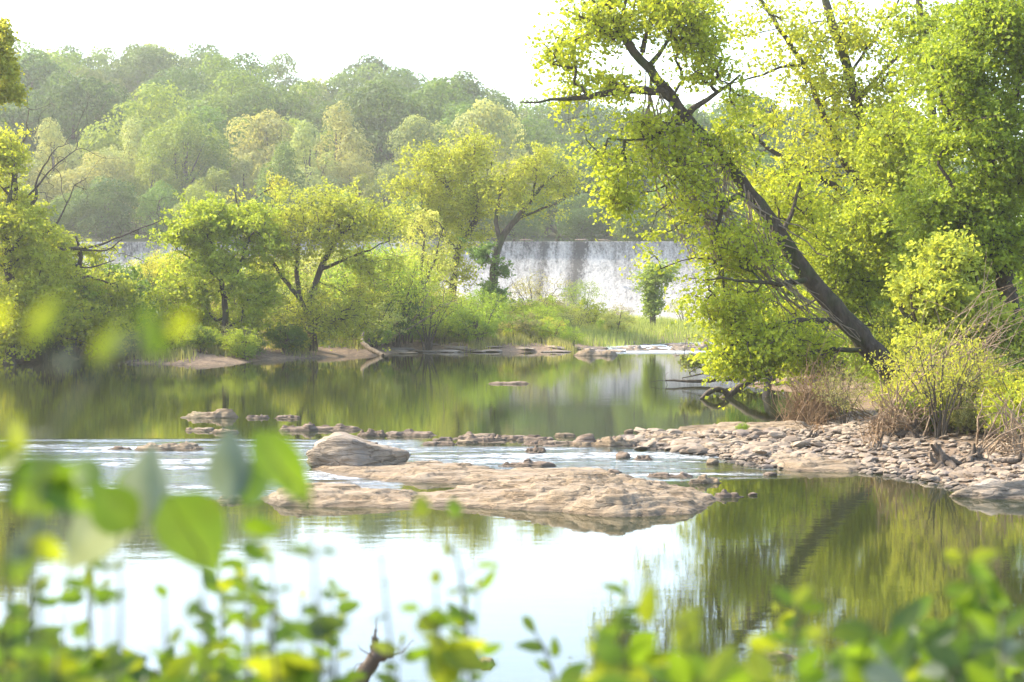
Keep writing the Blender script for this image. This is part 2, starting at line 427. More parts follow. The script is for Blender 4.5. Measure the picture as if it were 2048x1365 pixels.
def resample(pts, rad, step, rng, wob=0.0):
    pts = np.asarray(pts, float); rad = np.asarray(rad, float)
    d = np.r_[0, np.cumsum(np.linalg.norm(np.diff(pts, axis=0), axis=1))]
    m_ = max(3, int(d[-1] / step) + 1); t = np.linspace(0, d[-1], m_)
    # Catmull-like smoothing through interpolation + box blur
    q = np.stack([np.interp(t, d, pts[:, k]) for k in range(3)], -1)
    for _ in range(2):
        q[1:-1] = (q[:-2] + 2 * q[1:-1] + q[2:]) / 4
    if wob: 
        w = rng.normal(size=q.shape) * wob; w[0] = 0; q = q + w
    return q, np.interp(t, d, rad)

def grow(tubes, limbs, clusters, rng, tip=0.006, wob=0.03, pen=0.12, step=None, sides=4, expo=0.47):
    """limbs: list of (pts, radii) world polylines; clusters: (n,3). Branches grow from the limbs to every cluster.
    returns direction of the twig at each cluster"""
    nodes, par, rad, plen = [], [], [], []
    for pts, r in limbs:
        L0 = 0.0; prev = -1
        if nodes:
            A = np.array(nodes); prev = int(np.argmin(np.linalg.norm(A - pts[0], axis=1))); L0 = plen[prev]
        for k in range(len(pts)):
            if k: L0 += float(np.linalg.norm(pts[k] - pts[k - 1]))
            nodes.append(pts[k]); par.append(prev); rad.append(float(r[k])); plen.append(L0); prev = len(nodes) - 1
    nl = len(nodes)
    cap = nl + len(clusters) * 6 + 10
    A = np.zeros((cap, 3)); A[:nl] = nodes; PL = np.zeros(cap); PL[:nl] = plen
    PA = np.full(cap, -1); PA[:nl] = par; n_ = nl
    K = np.asarray(clusters)
    # order by distance from limbs
    dl = np.array([np.min(np.linalg.norm(A[:nl] - c, axis=1)) for c in K]); order = np.argsort(dl)
    paths = []; dirs = np.zeros_like(K)
    for ci in order:
        c = K[ci]
        d = np.linalg.norm(A[:n_] - c, axis=1)
        j = int(np.argmin(d + pen * PL[:n_]))
        a = A[j]; dist = d[j]; k = int(np.clip(dist / 0.35, 2, 5))
        tpar = np.linspace(0, 1, k + 1)[1:]
        mid = (a + c) / 2 + np.array([0, 0, 0.10 * dist]) + rng.normal(size=3) * 0.07 * dist
        pts = ((1 - tpar) ** 2)[:, None] * a + (2 * tpar * (1 - tpar))[:, None] * mid + (tpar ** 2)[:, None] * c
        if k > 1: pts[:-1] += rng.normal(size=(k, 3))[:-1] * wob * min(1, dist)
        ids = [j]
        for q in pts:
            A[n_] = q; PA[n_] = ids[-1]; PL[n_] = PL[ids[-1]] + np.linalg.norm(q - A[ids[-1]]); ids.append(n_); n_ += 1
        paths.append(ids); dirs[ci] = pts[-1] - (A[ids[-2]])
    cnt = np.zeros(n_)
    for ids in paths: cnt[ids[-1]] += 1
    for i in range(n_ - 1, nl - 1, -1):
        if PA[i] >= 0: cnt[PA[i]] += cnt[i]
    R = tip * np.maximum(cnt, 1) ** expo
    for ids in paths:
        r = R[ids].copy()
        if ids[0] < nl: r[0] = min(r[1] * 1.15, max(rad[ids[0]], tip))
        else: r[0] = min(R[ids[0]], r[1] * 1.2)
        tubes.add(A[ids], r, sides if r[0] > tip * 2 else 3)
    for pts, r in limbs: tubes.add(pts, r, 9 if r[0] > 0.06 else 5)
    return dirs

def blob_points(blobs, rng, dens=1.0, bs=1.0):
    out = []
    for (px, py, rx, ry, D, rd, n_) in blobs:
        q = rng.normal(size=(int(n_ * dens), 3)); q /= np.linalg.norm(q, axis=1, keepdims=True)
        n_ = len(q); q *= np.minimum(np.abs(rng.normal(size=(n_, 1))) * 0.30 + rng.random((n_, 1)) ** 0.6 * 0.72, 1.45)
        c = P(px, py, D)
        out.append(c + q * np.array([rx * bs * D / F, rd * bs, ry * bs * D / F]))
    K = np.vstack(out); nz = vnoise(K * 1.15 + 31.7, 12) * 0.65 + vnoise(K * 2.6, 13) * 0.35
    return K[rng.random(len(K)) < smooth((nz - 0.36) / 0.20)]
def cluster_leaves(K, dirs, per, spread, rng, flat=0.6, up=0.9, tubes=None):
    """each cluster carries a few leafy sprays: leaves set along short curving twigs"""
    n_ = len(K); ns = 3; pl = max(4, per // ns)
    dn = dirs / (np.linalg.norm(dirs, axis=1, keepdims=True) + 1e-6)
    A = np.repeat(K, ns, axis=0); dd = np.repeat(dn, ns, axis=0) + rng.normal(size=(n_ * ns, 3)) * 0.75
    dd[:, 2] = dd[:, 2] * flat + 0.1; dd /= np.linalg.norm(dd, axis=1, keepdims=True)
    L = spread * rng.uniform(0.9, 2.3, (n_ * ns, 1)); droop = rng.uniform(0.0, 0.45, (n_ * ns, 1))
    if tubes is not None:
        for i in range(0, n_ * ns, 2):
            tubes.add(np.array([A[i] - dd[i] * L[i] * 0.2, A[i] + dd[i] * L[i] * 0.4, A[i] + dd[i] * L[i] * 0.85 - [0, 0, droop[i, 0] * L[i, 0] * 0.6]]), [0.006, 0.004, 0.002], 3)
    t = rng.random((n_ * ns * pl, 1)) ** 0.8
    Ar, dr, Lr, dp = (np.repeat(a, pl, axis=0) for a in (A, dd, L, droop))
    w = spread * 0.34 * (1.15 - t * 0.75)
    off = rng.normal(size=Ar.shape) * w * [1, 1, 0.6]
    C = Ar + dr * Lr * (t - 0.2) + off; C[:, 2] -= (dp * Lr * t ** 2)[:, 0]
    Nn = rng.normal(size=C.shape) * 0.9 + off / (spread * 0.4) * 0.4 + np.array([0, 0, up])
    base_t = np.repeat(rng.random(n_ * ns), pl)
    return C, Nn, np.clip(0.10 + 0.45 * base_t + rng.random(len(C)) * 0.45, 0, 1)
def px_limb(pts, rng, wob=0.02, step=0.3):
    """[(px,py,D,radius_px)...] -> world polyline, resampled"""
    w = [P(a, b_, d) for a, b_, d, r in pts]; rr = [r * d / F for a, b_, d, r in pts]
    return resample(w, rr, step, rng, wob)

def big_tree(name, label, limbs, blobs, color, seed, leaf=0.1, per=45, spread=0.42, group=None, material=None, tip=0.006, bark=None, cat='tree', dens=2.1, leafy=0.8, bs=1.0, flat=0.7, up=0.6, ground=True, pen=0.12, wob=0.03):
    rng = np.random.default_rng(seed)
    Ls = [px_limb(p, rng) for p in limbs]
    base = Ls[0][0][0].copy()
    if ground:
        gz = Hs(base[0], base[1])
        for Lp, Lr in Ls[:1]:
            if base[2] > gz - 0.1:
                Ls[0] = (np.vstack([[base[0] + 0.05, base[1], gz - 0.35], Lp]), np.r_[Lr[0] * 1.25, Lr])
        base[2] = gz
    root = empty(name, base, 0, label, cat, group)
    tb = Tubes(); K = blob_points(blobs, rng, dens * 1.35, bs)
    dirs = grow(tb, Ls, K, rng, tip=tip, pen=pen, wob=wob)
    C, Nn, tt = cluster_leaves(K, dirs, int(per * leafy), spread, rng, flat, up, tb)
    tb.build('trunk', bark or M_BARK, root, base)
    leaves_obj(C, Nn, rng.uniform(0.45, 1.3, len(C)) * leaf * 1.15, rng, root, color, material or M_LEAF, base, tt, 0.78)
    return root

# ------------------------------------------------------------------ dam
def build_dam():
    root = empty('dam', (0, 170, 0), 0, 'long low overflow dam with white water sheeting down its curved face', 'dam')
    prof = []                                                   # ogee profile (y offset, z)
    for t in np.linspace(0, 1, 40):
        if t < 0.12: prof.append((1.6 * (1 - t / 0.12) - 0.1, 6.62 + 0.0 * t))
        else:
            u = (t - 0.12) / 0.88
            prof.append((-0.1 - 0.5 * u - 4.6 * u ** 2.4, 6.62 - 6.75 * (1 - (1 - u) ** 1.0) ** 1.55 if u < 1 else -0.13))
    prof = np.array(prof)
    xs = np.arange(-80, 80.01, 0.30)
    def sheet(off, seed, amp):
        X, J = np.meshgrid(xs, np.arange(len(prof)))
        Y = prof[J, 0] + 170; Z = prof[J, 1]
        u = J / len(prof)
        r = fbm(xyz(X * 1.3, u * 3.0), seed, 3) - 0.5
        r2 = fbm(xyz(X * 0.15, u * 0.4), seed + 9, 2) - 0.5
        Y = Y - off - (r * amp * u) - r2 * 0.12 * u
        Z = Z + off * 0.3 * (1 - u) - 0.0006 * (X + 80)*0 
        Y = Y + (X + 50) * -0.03
        return np.stack([X, Y, Z], -1).reshape(-1, 3)
    nxx = len(xs); id_ = np.arange(nxx * len(prof)).reshape(len(prof), nxx)
    Q_ = np.stack([id_[:-1, :-1], id_[1:, :-1], id_[1:, 1:], id_[:-1, 1:]], -1).reshape(-1, 4)
    m, n, l, b = mat('dam_concrete'); wp = worldpos(n)
    f = noise(n, l, mapping(n, l, wp, (1, 1, 0.15)), 1.5, 5)
    l.new(mixc(n, l, f, (0.10, 0.09, 0.075), (0.24, 0.22, 0.2)), b.inputs['Base Color']); b.inputs['Roughness'].default_value = 0.6
    w = sheet(0.0, 1, 0.0)
    back = np.array([[x, 171.8 + (x + 50) * -0.03, 6.2] for x in xs] + [[x, 171.8 + (x + 50) * -0.03, -0.2] for x in xs])
    V = np.vstack([w, back]); o0 = len(w); i = np.arange(nxx - 1)
    Qb = np.stack([o0 + i, o0 + i + 1, o0 + nxx + i + 1, o0 + nxx + i], -1)
    Qc = np.stack([i, i + 1, o0 + i + 1, o0 + i], -1)
    wall = mesh_np('wall', V - np.array([0, 170, 0]), [Q_, Qb, Qc], m, smooth=False); kid(root, wall)
    # falling water
    m, n, l, b = mat('falling_water'); wp = worldpos(n)
    sep = N(n, 'ShaderNodeSeparateXYZ'); l.new(wp, sep.inputs[0])
    fine = noise(n, l, mapping(n, l, wp, (1.0, 0.6, 0.28)), 3.2, 6, 0.75)
    speck = noise(n, l, mapping(n, l, wp, (1.0, 1.0, 0.8)), 7.0, 4, 0.7)
    broad = noise(n, l, mapping(n, l, wp, (0.16, 0.0, 0.015)), 1.6, 5, 0.6)
    zz = math_(n, l, 'MULTIPLY', sep.outputs['Z'], 1 / 6.6, True)
    # thin water at the crest, breaking to white as it falls
    k = math_(n, l, 'ADD', math_(n, l, 'MULTIPLY', fine, 0.75), math_(n, l, 'MULTIPLY', speck, 0.45))
    k = math_(n, l, 'ADD', k, math_(n, l, 'MULTIPLY', math_(n, l, 'SUBTRACT', broad, 0.5), 0.9))
    k = math_(n, l, 'ADD', k, math_(n, l, 'MULTIPLY', ramp(n, l, zz, [(0.0, 0.30), (0.72, 0.12), (0.96, 0.0)]), 0.7))
    # one dark gap where hardly any water runs over, and a fainter one beside it
    xc = math_(n, l, 'ADD', sep.outputs['X'], math_(n, l, 'MULTIPLY', math_(n, l, 'SUBTRACT', zz, 0.5), -1.2))
    xc = math_(n, l, 'ADD', xc, math_(n, l, 'MULTIPLY', fine, 1.2))
    for cx, wd, st in ((5.9, 1.2, 0.42), (3.0, 1.0, 0.20), (15.2, 2.0, 0.10)):
        g = math_(n, l, 'SUBTRACT', 1.0, math_(n, l, 'DIVIDE', math_(n, l, 'ABSOLUTE', math_(n, l, 'SUBTRACT', xc, cx)), wd), True)
        k = math_(n, l, 'SUBTRACT', k, math_(n, l, 'MULTIPLY', g, st))
    wmask = ramp(n, l, k, [(0.44, 0.0), (0.80, 1.0)])
    c = mixc(n, l, wmask, (0.095, 0.085, 0.072), (0.64, 0.58, 0.50))
    l.new(c, b.inputs['Base Color']); b.inputs['Roughness'].default_value = 0.6; b.inputs['Specular IOR Level'].default_value = 0.2
    l.new(bump(n, l, math_(n, l, 'ADD', fine, speck), 0.22, 0.9), b.inputs['Normal'])
    wt = mesh_np('falling_water', sheet(0.06, 4, 0.07) - np.array([0, 170, 0]), Q_, m, smooth=True); kid(root, wt)
    tag(wt, 'white sheet of water sliding down the dam')
    # drift lodged on the crest
    for a, b_, yy in ((1040, 1066, 486), (1196, 1220, 486), (1150, 1176, 487)):
        t = Tubes(); p0, p1 = P(a, yy, 167.6), P(b_, yy + 1, 167.4); p0[2] = 6.74; p1[2] = 6.70
        q, r = resample([p0, (p0 + p1) / 2 + [0, 0, 0.07], p1], [0.05, 0.065, 0.03], 0.2, RNG, 0.03)
        t.add(q, r, 6)
        tag(t.build('driftwood_log', M_DEAD), 'reddish log stranded on the dam crest', 'log', 'logs stranded on the dam crest')
build_dam()

# ------------------------------------------------------------------ hill woods
def hill_tree_proto(seed, w, h, lobes, lobe_r, n_leaf, leaf, style):
    rng = np.random.default_rng(seed)
    root = empty('hill_tree', (0, 900, -200), 0)
    tb = Tubes()
    th = h * 0.45
    q, r = resample([(0, 0, -1.5), (0.2, 0.1, th * 0.5), (0, 0.2, th), (0.1, 0, h * 0.8)], [0.38, 0.32, 0.24, 0.06], 1.2, rng, 0.06)
    tb.add(q, r, 6)
    Cs, Ns, Ts = [], [], []
    cz = h * 0.50
    ax = np.array([w / 2, w / 2, h * 0.50])
    for k in range(lobes):
        z = rng.uniform(-0.95, 1.0); th_ = rng.uniform(0, 2 * math.pi)
        rr = math.sqrt(max(0, 1 - z * z)) if style == 'dome' else max(0.0, 1 - max(z, 0) ** 1.5) ** 0.8 * (1.0 if z > -0.3 else 0.75)
        f = rng.uniform(0.55, 0.86)
        c = np.array([rr * math.cos(th_) * f * ax[0], rr * math.sin(th_) * f * ax[1], cz + z * f * ax[2]])
        lr = lobe_r * rng.uniform(0.7, 1.3) * (1.0 if z < 0.5 else 0.85)
        if k % 2 == 0: tb.add(np.array([[0, 0, max(1.5, c[2] * 0.5)], [c[0] * 0.5, c[1] * 0.5, c[2] * 0.75], c]), [0.13, 0.08, 0.03], 4)
        m_ = int(n_leaf * (lr / lobe_r) ** 2)
        d = rng.normal(size=(m_, 3)); d[:, 2] += 0.35; d /= np.linalg.norm(d, axis=1, keepdims=True)
        bumpy = 0.72 + 0.5 * vnoise(d * 2.6 + k * 7.1, seed)
        st = np.array([1.0, 1.0, 0.82 if style == 'dome' else 1.25])
        Cs.append(c + d * st * lr * (bumpy * rng.uniform(0.86, 1.08, m_))[:, None])
        Ns.append(d * 1.0 + rng.normal(size=(m_, 3)) * 0.28); Ts.append(np.clip(0.5 + (rng.random() - 0.5) * 0.5 + (rng.random(m_) - 0.5) * 0.6, 0, 1))
    t_o = tb.build('trunk', M_BARK_MID, root)
    C = np.vstack(Cs)
    leaves_obj(C, np.vstack(Ns), rng.uniform(0.7, 1.25, len(C)) * leaf, rng, root, (0.1, 0.15, 0.05), M_LEAF_FAR, (0, 0, 0), np.concatenate(Ts), 0.75)
    return root
PROTO = [hill_tree_proto(21, 13, 17, 24, 3.1, 560, 0.46, 'dome'), hill_tree_proto(22, 15, 16, 28, 3.0, 520, 0.46, 'dome'),
         hill_tree_proto(23, 11, 18, 24, 2.7, 520, 0.44, 'dome'), hill_tree_proto(24, 10, 17, 40, 1.6, 240, 0.36, 'tall'),
         hill_tree_proto(25, 12, 16, 46, 1.5, 210, 0.34, 'tall'), hill_tree_proto(26, 8, 14, 30, 1.3, 220, 0.34, 'tall')]
GREENS = {'dark': (0.052, 0.095, 0.016), 'mid': (0.082, 0.140, 0.016), 'yellow': (0.145, 0.195, 0.020), 'pale': (0.19, 0.225, 0.050), 'olive': (0.092, 0.120, 0.026)}
def cvar(c, rng, a=0.16): 
    k = 1 + rng.uniform(-a, a); return (c[0] * k * (1 + rng.uniform(-0.1, 0.1)), c[1] * k, c[2] * k, 1)
def hill_woods():
    rng = np.random.default_rng(77); first = {}
    def put(pi, x, y, s, key, label, group):
        z = Hs(x, y); px = x / y * F + 1024
        lab = label if group is None else label.replace('low bushy tree on the reservoir shore right above the dam crest', 'bushy tree on the reservoir shore').replace('tree in the row just above the dam crest', 'valley tree').replace('tree in the valley belt below the hill', 'tree in the valley belt').replace(' of the hazy hill', '').replace('round-crowned tree at the foot', 'round tree low on the hill').replace('round-crowned tree halfway up the hazy hill', 'round tree halfway up the hill').replace('dense tree on the upper slope', 'dense tree high on the hill') + [r for lim, r in ((150, ' at far left'), (330, ' above the left bank'), (520, ' above the round tree'), (700, ' above the forked tree'), (860, ' left of the upright tree'), (1040, ' above the upright tree'), (1250, ' above the open dam'), (9999, ' behind the leaning tree')) if px < lim][0]
        src = PROTO[pi]
        c = cvar(GREENS[key], rng)
        if src.name not in first:
            first[src.name] = 1; src.location = (x, y, z); src.scale = (s, s, s); src.rotation_euler = (0, 0, rng.uniform(0, 6.28))
            for k in KIDS[src.name]:
                if k.name.startswith('crown'): k.color = c
            tag(src, lab, 'tree', group); return src
        return copy_tree(src, (x, y, z), rng.uniform(0, 6.28), (s * rng.uniform(0.92, 1.08), s * rng.uniform(0.92, 1.08), s), c, lab, group, 'tree')
    # landmark crowns in the pale belt at the foot of the hill: (px, top py, width px, proto, colour, label)
    LM = [(110, 232, 180, 3, 'pale', 'pale yellow-green round-topped tree at the left end of the valley belt'),
          (352, 228, 190, 4, 'yellow', 'tall warm yellow-green domed tree in the middle of the valley belt'),
          (622, 238, 130, 3, 'pale', 'tall pale silvery-green tree standing highest right of the hill dip'),
          (40, 285, 110, 4, 'pale', 'pale feathery tree behind the bare branches on the left bank'),
          (215, 285, 80, 5, 'pale', 'slim pale tree between the two round pale crowns'),
          (490, 300, 110, 5, 'pale', 'slim pale feathery tree beside the tall silvery one'),
          (700, 300, 130, 4, 'pale', 'pale silvery tree just right of the tallest pale tree'),
          (770, 320, 90, 5, 'pale', 'pale wispy tree behind the upright island trees')]
    for px, py, wd, pi, key, lab in LM:
        D = 236.0; x = (px - 1024) / F * D; y = D
        top = P(px, py, D)[2]; s = (top - Hs(x, y)) / (17.5 if pi in (3,) else 16.0 if pi == 4 else 14.0)
        put(pi, x, y, s, key, lab, None)
    rows = [(216, 5.5, 0.42, ['mid', 'yellow', 'mid', 'dark'], [1, 0, 4, 1], 'low bushy tree on the reservoir shore right above the dam crest', 'low trees on the reservoir shore'),
            (224, 8.0, 0.68, ['pale', 'yellow', 'mid', 'pale'], [4, 5, 3, 1], 'low light green tree in the row just above the dam crest', 'trees along the valley belt'),
            (238, 9.0, 0.86, ['pale', 'yellow', 'mid', 'pale'], [3, 4, 4, 2], 'pale spring-green tree in the valley belt below the hill', 'trees along the valley belt'),
            (258, 9.5, 1.0, ['mid', 'dark', 'mid', 'yellow'], [0, 1, 2, 0], 'green round-crowned tree at the foot of the hazy hill', 'trees on the lower hillside'),
            (282, 10.0, 1.04, ['dark', 'mid', 'dark', 'mid'], [0, 1, 2, 1], 'dark green round-crowned tree halfway up the hazy hill', 'trees on the middle hillside'),
            (308, 10.0, 1.02, ['dark', 'mid', 'olive', 'dark'], [1, 0, 0, 2], 'dense tree on the upper slope of the hazy hill', 'trees on the upper hillside'),
            (334, 10.5, 1.04, ['mid', 'dark', 'mid', 'olive'], [0, 1, 2, 0], 'leafy tree just below the hill ridge', 'trees below the ridge'),
            (360, 10.5, 1.05, ['mid', 'dark', 'yellow', 'mid'], [1, 0, 2, 1], 'tree near the top of the hazy hill', 'trees below the ridge'),
            (384, 9.5, 1.06, ['mid', 'dark', 'yellow', 'olive'], [0, 2, 1, 2], 'tree on the skyline of the hazy hill', 'skyline trees on the hill')]
    for ri, (D, sp, s0, keys, protos, lab, grp) in enumerate(rows):
        hw = D * 0.275; hwr = D * 0.20 if D > 230 else D * 0.24
        x = -hw - rng.uniform(0, sp)
        while x < hwr:
            k = rng.integers(0, 4); y = D + rng.uniform(-7, 7) * (0.4 if ri == 0 else 1); key = keys[k]
            if x > D * 0.03 and ri < 4: key = ['mid', 'dark', 'mid', 'dark'][k]
            pi = protos[k] if not (x > D * 0.03 and ri < 3) else (0, 1, 2, 1)[k]
            s = s0 * rng.uniform(0.84, 1.13)
            if ri == 8: s = s0 * rng.uniform(0.93, 1.05)
            put(pi, x, y, s, key, {'pale': 'pale ', 'yellow': 'yellowish ', 'mid': 'fresh green ', 'dark': 'deep green ', 'olive': 'olive-toned '}[key] + lab.replace('pale spring-green ', '').replace('dark green ', '').replace('green ', '').replace('light ', ''), grp)
            x += sp * rng.uniform(0.8, 1.2)
hill_woods()

# ------------------------------------------------------------------ rocks
def ico(sub):
    import bmesh
    bm = bmesh.new(); bmesh.ops.create_icosphere(bm, subdivisions=sub, radius=1.0)
    V = np.array([v.co[:] for v in bm.verts]); T = np.array([[v.index for v in f.verts] for f in bm.faces]); bm.free(); return V, T
ICO = {k: ico(k) for k in (2, 3, 4, 5)}
def rock_shape(dims, seed, sub=4, rough=0.4, angular=0.5, planes=0):
    V, T = ICO[sub]; rng = np.random.default_rng(seed)
    d = V.copy()
    # chiselled planes
    r = np.ones(len(d)) * 1.25
    for _ in range(planes or int(9 + 8 * angular)):
        nrm = rng.normal(size=3); nrm[2] = nrm[2] * 0.9; nrm /= np.linalg.norm(nrm)
        h = rng.uniform(0.72, 1.05); dn = d @ nrm
        r = np.minimum(r, np.where(dn > 0.05, h / np.maximum(dn, 0.05), 9))
    r = r * (1 - 0.35 * (1 - angular)) + 0.35 * (1 - angular)
    o = rng.uniform(0, 50, 3)
    r = r * (1 + rough * (fbm(d * 1.6 + o, seed, 4) - 0.5) * 1.4 + rough * 0.35 * (fbm(d * [2, 2, 9] + o, seed + 3, 4, True) - 0.5))
    return d * r[:, None] * np.asarray(dims) / 2, T
def rock(px0, px1, ytop, ybot, label, seed, material=None, depth=0.6, sub=4, group=None, name='rock', angular=0.85, z0=0.0, planes=0):
    D = PZ((px0 + px1) / 2, ybot, z0)[1]; w = (px1 - px0) / F * D * 0.98
    dp = w * depth
    c = PZ((px0 + px1) / 2, ybot, z0); c[1] += dp * 0.42
    top = P((px0 + px1) / 2, ytop, D + dp * 0.4)[2]; h = max(0.04, top - z0)
    V, T = rock_shape((w, dp, h * 2.0), seed, sub, 0.4 if not planes else 0.3, angular, planes)
    lump = 0.45 + 0.75 * fbm(xyz(V[:, 0] / h * 0.35 + seed, V[:, 1] / h * 0.5, 0 * V[:, 0]), seed, 3, True)
    if w / h > 3.0 and not planes: V[:, 2] = np.where(V[:, 2] > 0, V[:, 2] * lump, V[:, 2])
    V[:, 2] *= h / max(V[:, 2].max(), 1e-3); up_ = V[V[:, 2] > -h * 0.02]; V[:, 0] *= w / (up_[:, 0].max() - up_[:, 0].min()); V[:, 0] -= (up_[:, 0].max() + up_[:, 0].min()) * 0.5 * w / (up_[:, 0].max() - up_[:, 0].min())
    V[:, 2] = np.where(V[:, 2] < 0, np.maximum(V[:, 2], -0.3 - h * 0.3), V[:, 2])
    o = mesh_np(name, V, T, material or M_ROCK, smooth=True, loc=(c[0], c[1], z0))
    return tag(o, label, 'rock', group)

def slab(name, label, outline, ridge, back, seed, res=0.035, material=None, edge=0.45, wb=1.0, fr=1.0):
    """low rock shelf as a height sheet. outline: world xy polygon (water line); ridge: [(x, z)]"""
    pg = np.array(outline); lo = pg.min(0) - 0.4; hi = pg.max(0) + 0.4
    xs = np.arange(lo[0], hi[0], res); ys = np.arange(lo[1], hi[1], res)
    X, Y = np.meshgrid(xs, ys)
    wob = (fbm(xyz(X * 1.5 * fr, Y * 1.5 * fr), seed, 4) - 0.5) * 0.42 * wb + (fbm(xyz(X * 7, Y * 7), seed + 2, 3) - 0.5) * 0.10
    d = sdpoly(X, Y, pg) + wob
    R = np.interp(X, [a for a, b_ in ridge], [b_ for a, b_ in ridge])
    e = np.clip(d / edge, -1, 1)
    z = np.where(e > 0, R * (1 - (1 - e) ** 2.2), e * 0.35)
    st = fbm(xyz(X * 0.9 + Y * 1.3, Y * 4.0 - X * 1.2), seed + 5, 5, True) - 0.55       # oblique bedding
    cr = fbm(xyz(X * 2.1 * fr, Y * 2.6 * fr), seed + 8, 5) - 0.5
    fi = fbm(xyz(X * 9 + Y * 5, Y * 22 - X * 7), seed + 11, 3, True) - 0.5
    k = np.clip(e * 2.5, 0, 1)
    z = z * 0.62 + k * (st * 0.17 + cr * 0.12 + fi * 0.03) * (0.25 + R * 2.2)
    steps = 0.065; q = z / steps + (cr * 1.5); z = z + k * (np.floor(q) + smooth((q - np.floor(q)) * 2.2 - 0.6) - q) * steps * 0.95
    z = np.where(d < -0.3, -0.45, z)
    keep = d > -0.35
    nx_, ny_ = len(xs), len(ys); id_ = np.arange(nx_ * ny_).reshape(ny_, nx_)
    kk = keep[:-1, :-1] & keep[:-1, 1:] & keep[1:, 1:] & keep[1:, :-1]
    Q_ = np.stack([id_[:-1, :-1], id_[:-1, 1:], id_[1:, 1:], id_[1:, :-1]], -1)[kk]
    used = np.unique(Q_); mp = np.full(nx_ * ny_, -1); mp[used] = np.arange(len(used))
    V = np.stack([X, Y, z], -1).reshape(-1, 3)[used]; c = V.mean(0); c[2] = 0
    return tag(mesh_np(name, V - c, mp[Q_], material or M_ROCK, smooth=True, loc=c), label, 'rock')
def ledge(px0, px1, ytop, ybot, label, seed, material):
    D = PZ((px0 + px1) / 2, ybot)[1]; w = (px1 - px0) / F * D; dp = min(max(w * 0.45, 0.22), 1.1); h = max(0.05, z_at((px0 + px1) / 2, ytop, D + dp * 0.5))
    rng = np.random.default_rng(seed); cx = xr((px0 + px1) / 2, D); n_ = 22; out_ = []
    for k in range(n_):
        a = k / n_ * 2 * math.pi; rr = 1 + rng.uniform(-0.16, 0.10)
        ca, sa = math.cos(a), math.sin(a); out_.append((cx + w * 0.5 * np.sign(ca) * abs(ca) ** 0.8 * rr, D + dp * 0.5 + dp * 0.5 * np.sign(sa) * abs(sa) ** 0.8 * rr))
    xs_ = np.linspace(cx - w / 2, cx + w / 2, 9); pk = rng.uniform(0.45, 1.0, 9); pk[rng.integers(2, 7)] = 1.15; pk[0] = pk[-1] = 0.3
    return slab('rock', label, out_, list(zip(xs_, pk * h * 1.1)), None, seed, max(0.014, min(0.03, w / 50)), material, min(0.25, dp * 0.4), wb=min(1.0, dp * 0.45), fr=2.2)
def z_at(px, py, D): return float(P(px, py, D)[2])
def xr(px, D): return (px - 1024) / F * D
# the long shelf in front
out = [PZ(*p)[:2] for p in [(535, 1003), (560, 1013), (700, 1016), (830, 1016), (900, 1012), (1000, 1019), (1100, 1025), (1180, 1032), (1300, 1034), (1395, 1030), (1432, 1012), (1436, 996)]]
out += [(xr(1400, 28.4), 28.5), (xr(1300, 28.9), 29.2), (xr(1150, 29.4), 29.6), (xr(1000, 29.2), 29.3), (xr(880, 28.5), 28.6), (xr(760, 28.3), 28.4), (xr(640, 28.6), 28.8), (xr(540, 28.3), 28.3)]
rg = [(xr(a, 27.6), max(0.07, z_at(a, b_, 28.0))) for a, b_ in [(530, 995), (560, 966), (650, 963), (720, 972), (800, 980), (830, 996), (860, 990), (900, 978), (1000, 968), (1080, 955), (1150, 946), (1220, 948), (1280, 955), (1340, 968), (1400, 976), (1440, 990)]]
slab('rock_shelf', 'long low tan rock shelf nearest the camera in mid river', out, rg, None, 31, 0.032, M_ROCK)
out = [PZ(*p)[:2] for p in [(610, 938), (690, 952), (770, 964), (860, 966), (1000, 970), (1120, 972), (1250, 968), (1262, 955)]] + [(xr(1200, 32.2), 32.2), (xr(1000, 32.4), 32.4), (xr(860, 33.0), 33.0), (xr(700, 33.2), 33.2)]
rg = [(xr(a, 31.2), max(0.06, z_at(a, b_, 31.4))) for a, b_ in [(610, 950), (700, 941), (780, 942), (860, 933), (930, 936), (1000, 947), (1100, 949), (1200, 952), (1260, 958)]]
slab('rock_shelf', 'narrow low rock shelf between the boulder and the long shelf', out, rg, None, 47, 0.035, M_ROCK, 0.35)
rock(604, 820, 864, 941, 'largest pale boulder standing in mid river left of centre', 906, M_ROCK_PALE, 0.8, 5, name='boulder', angular=1.0, planes=11)
rock(1905, 2140, 956, 998, 'broad smooth grey rock at the right edge of the water', 903, M_ROCK_PALE, 0.5, 5, name='boulder')
rock(1320, 1565, 1016, 1030, 'low brown toe of rock breaking the water at the shelf tip', 77, M_ROCK, 0.25) if False else None
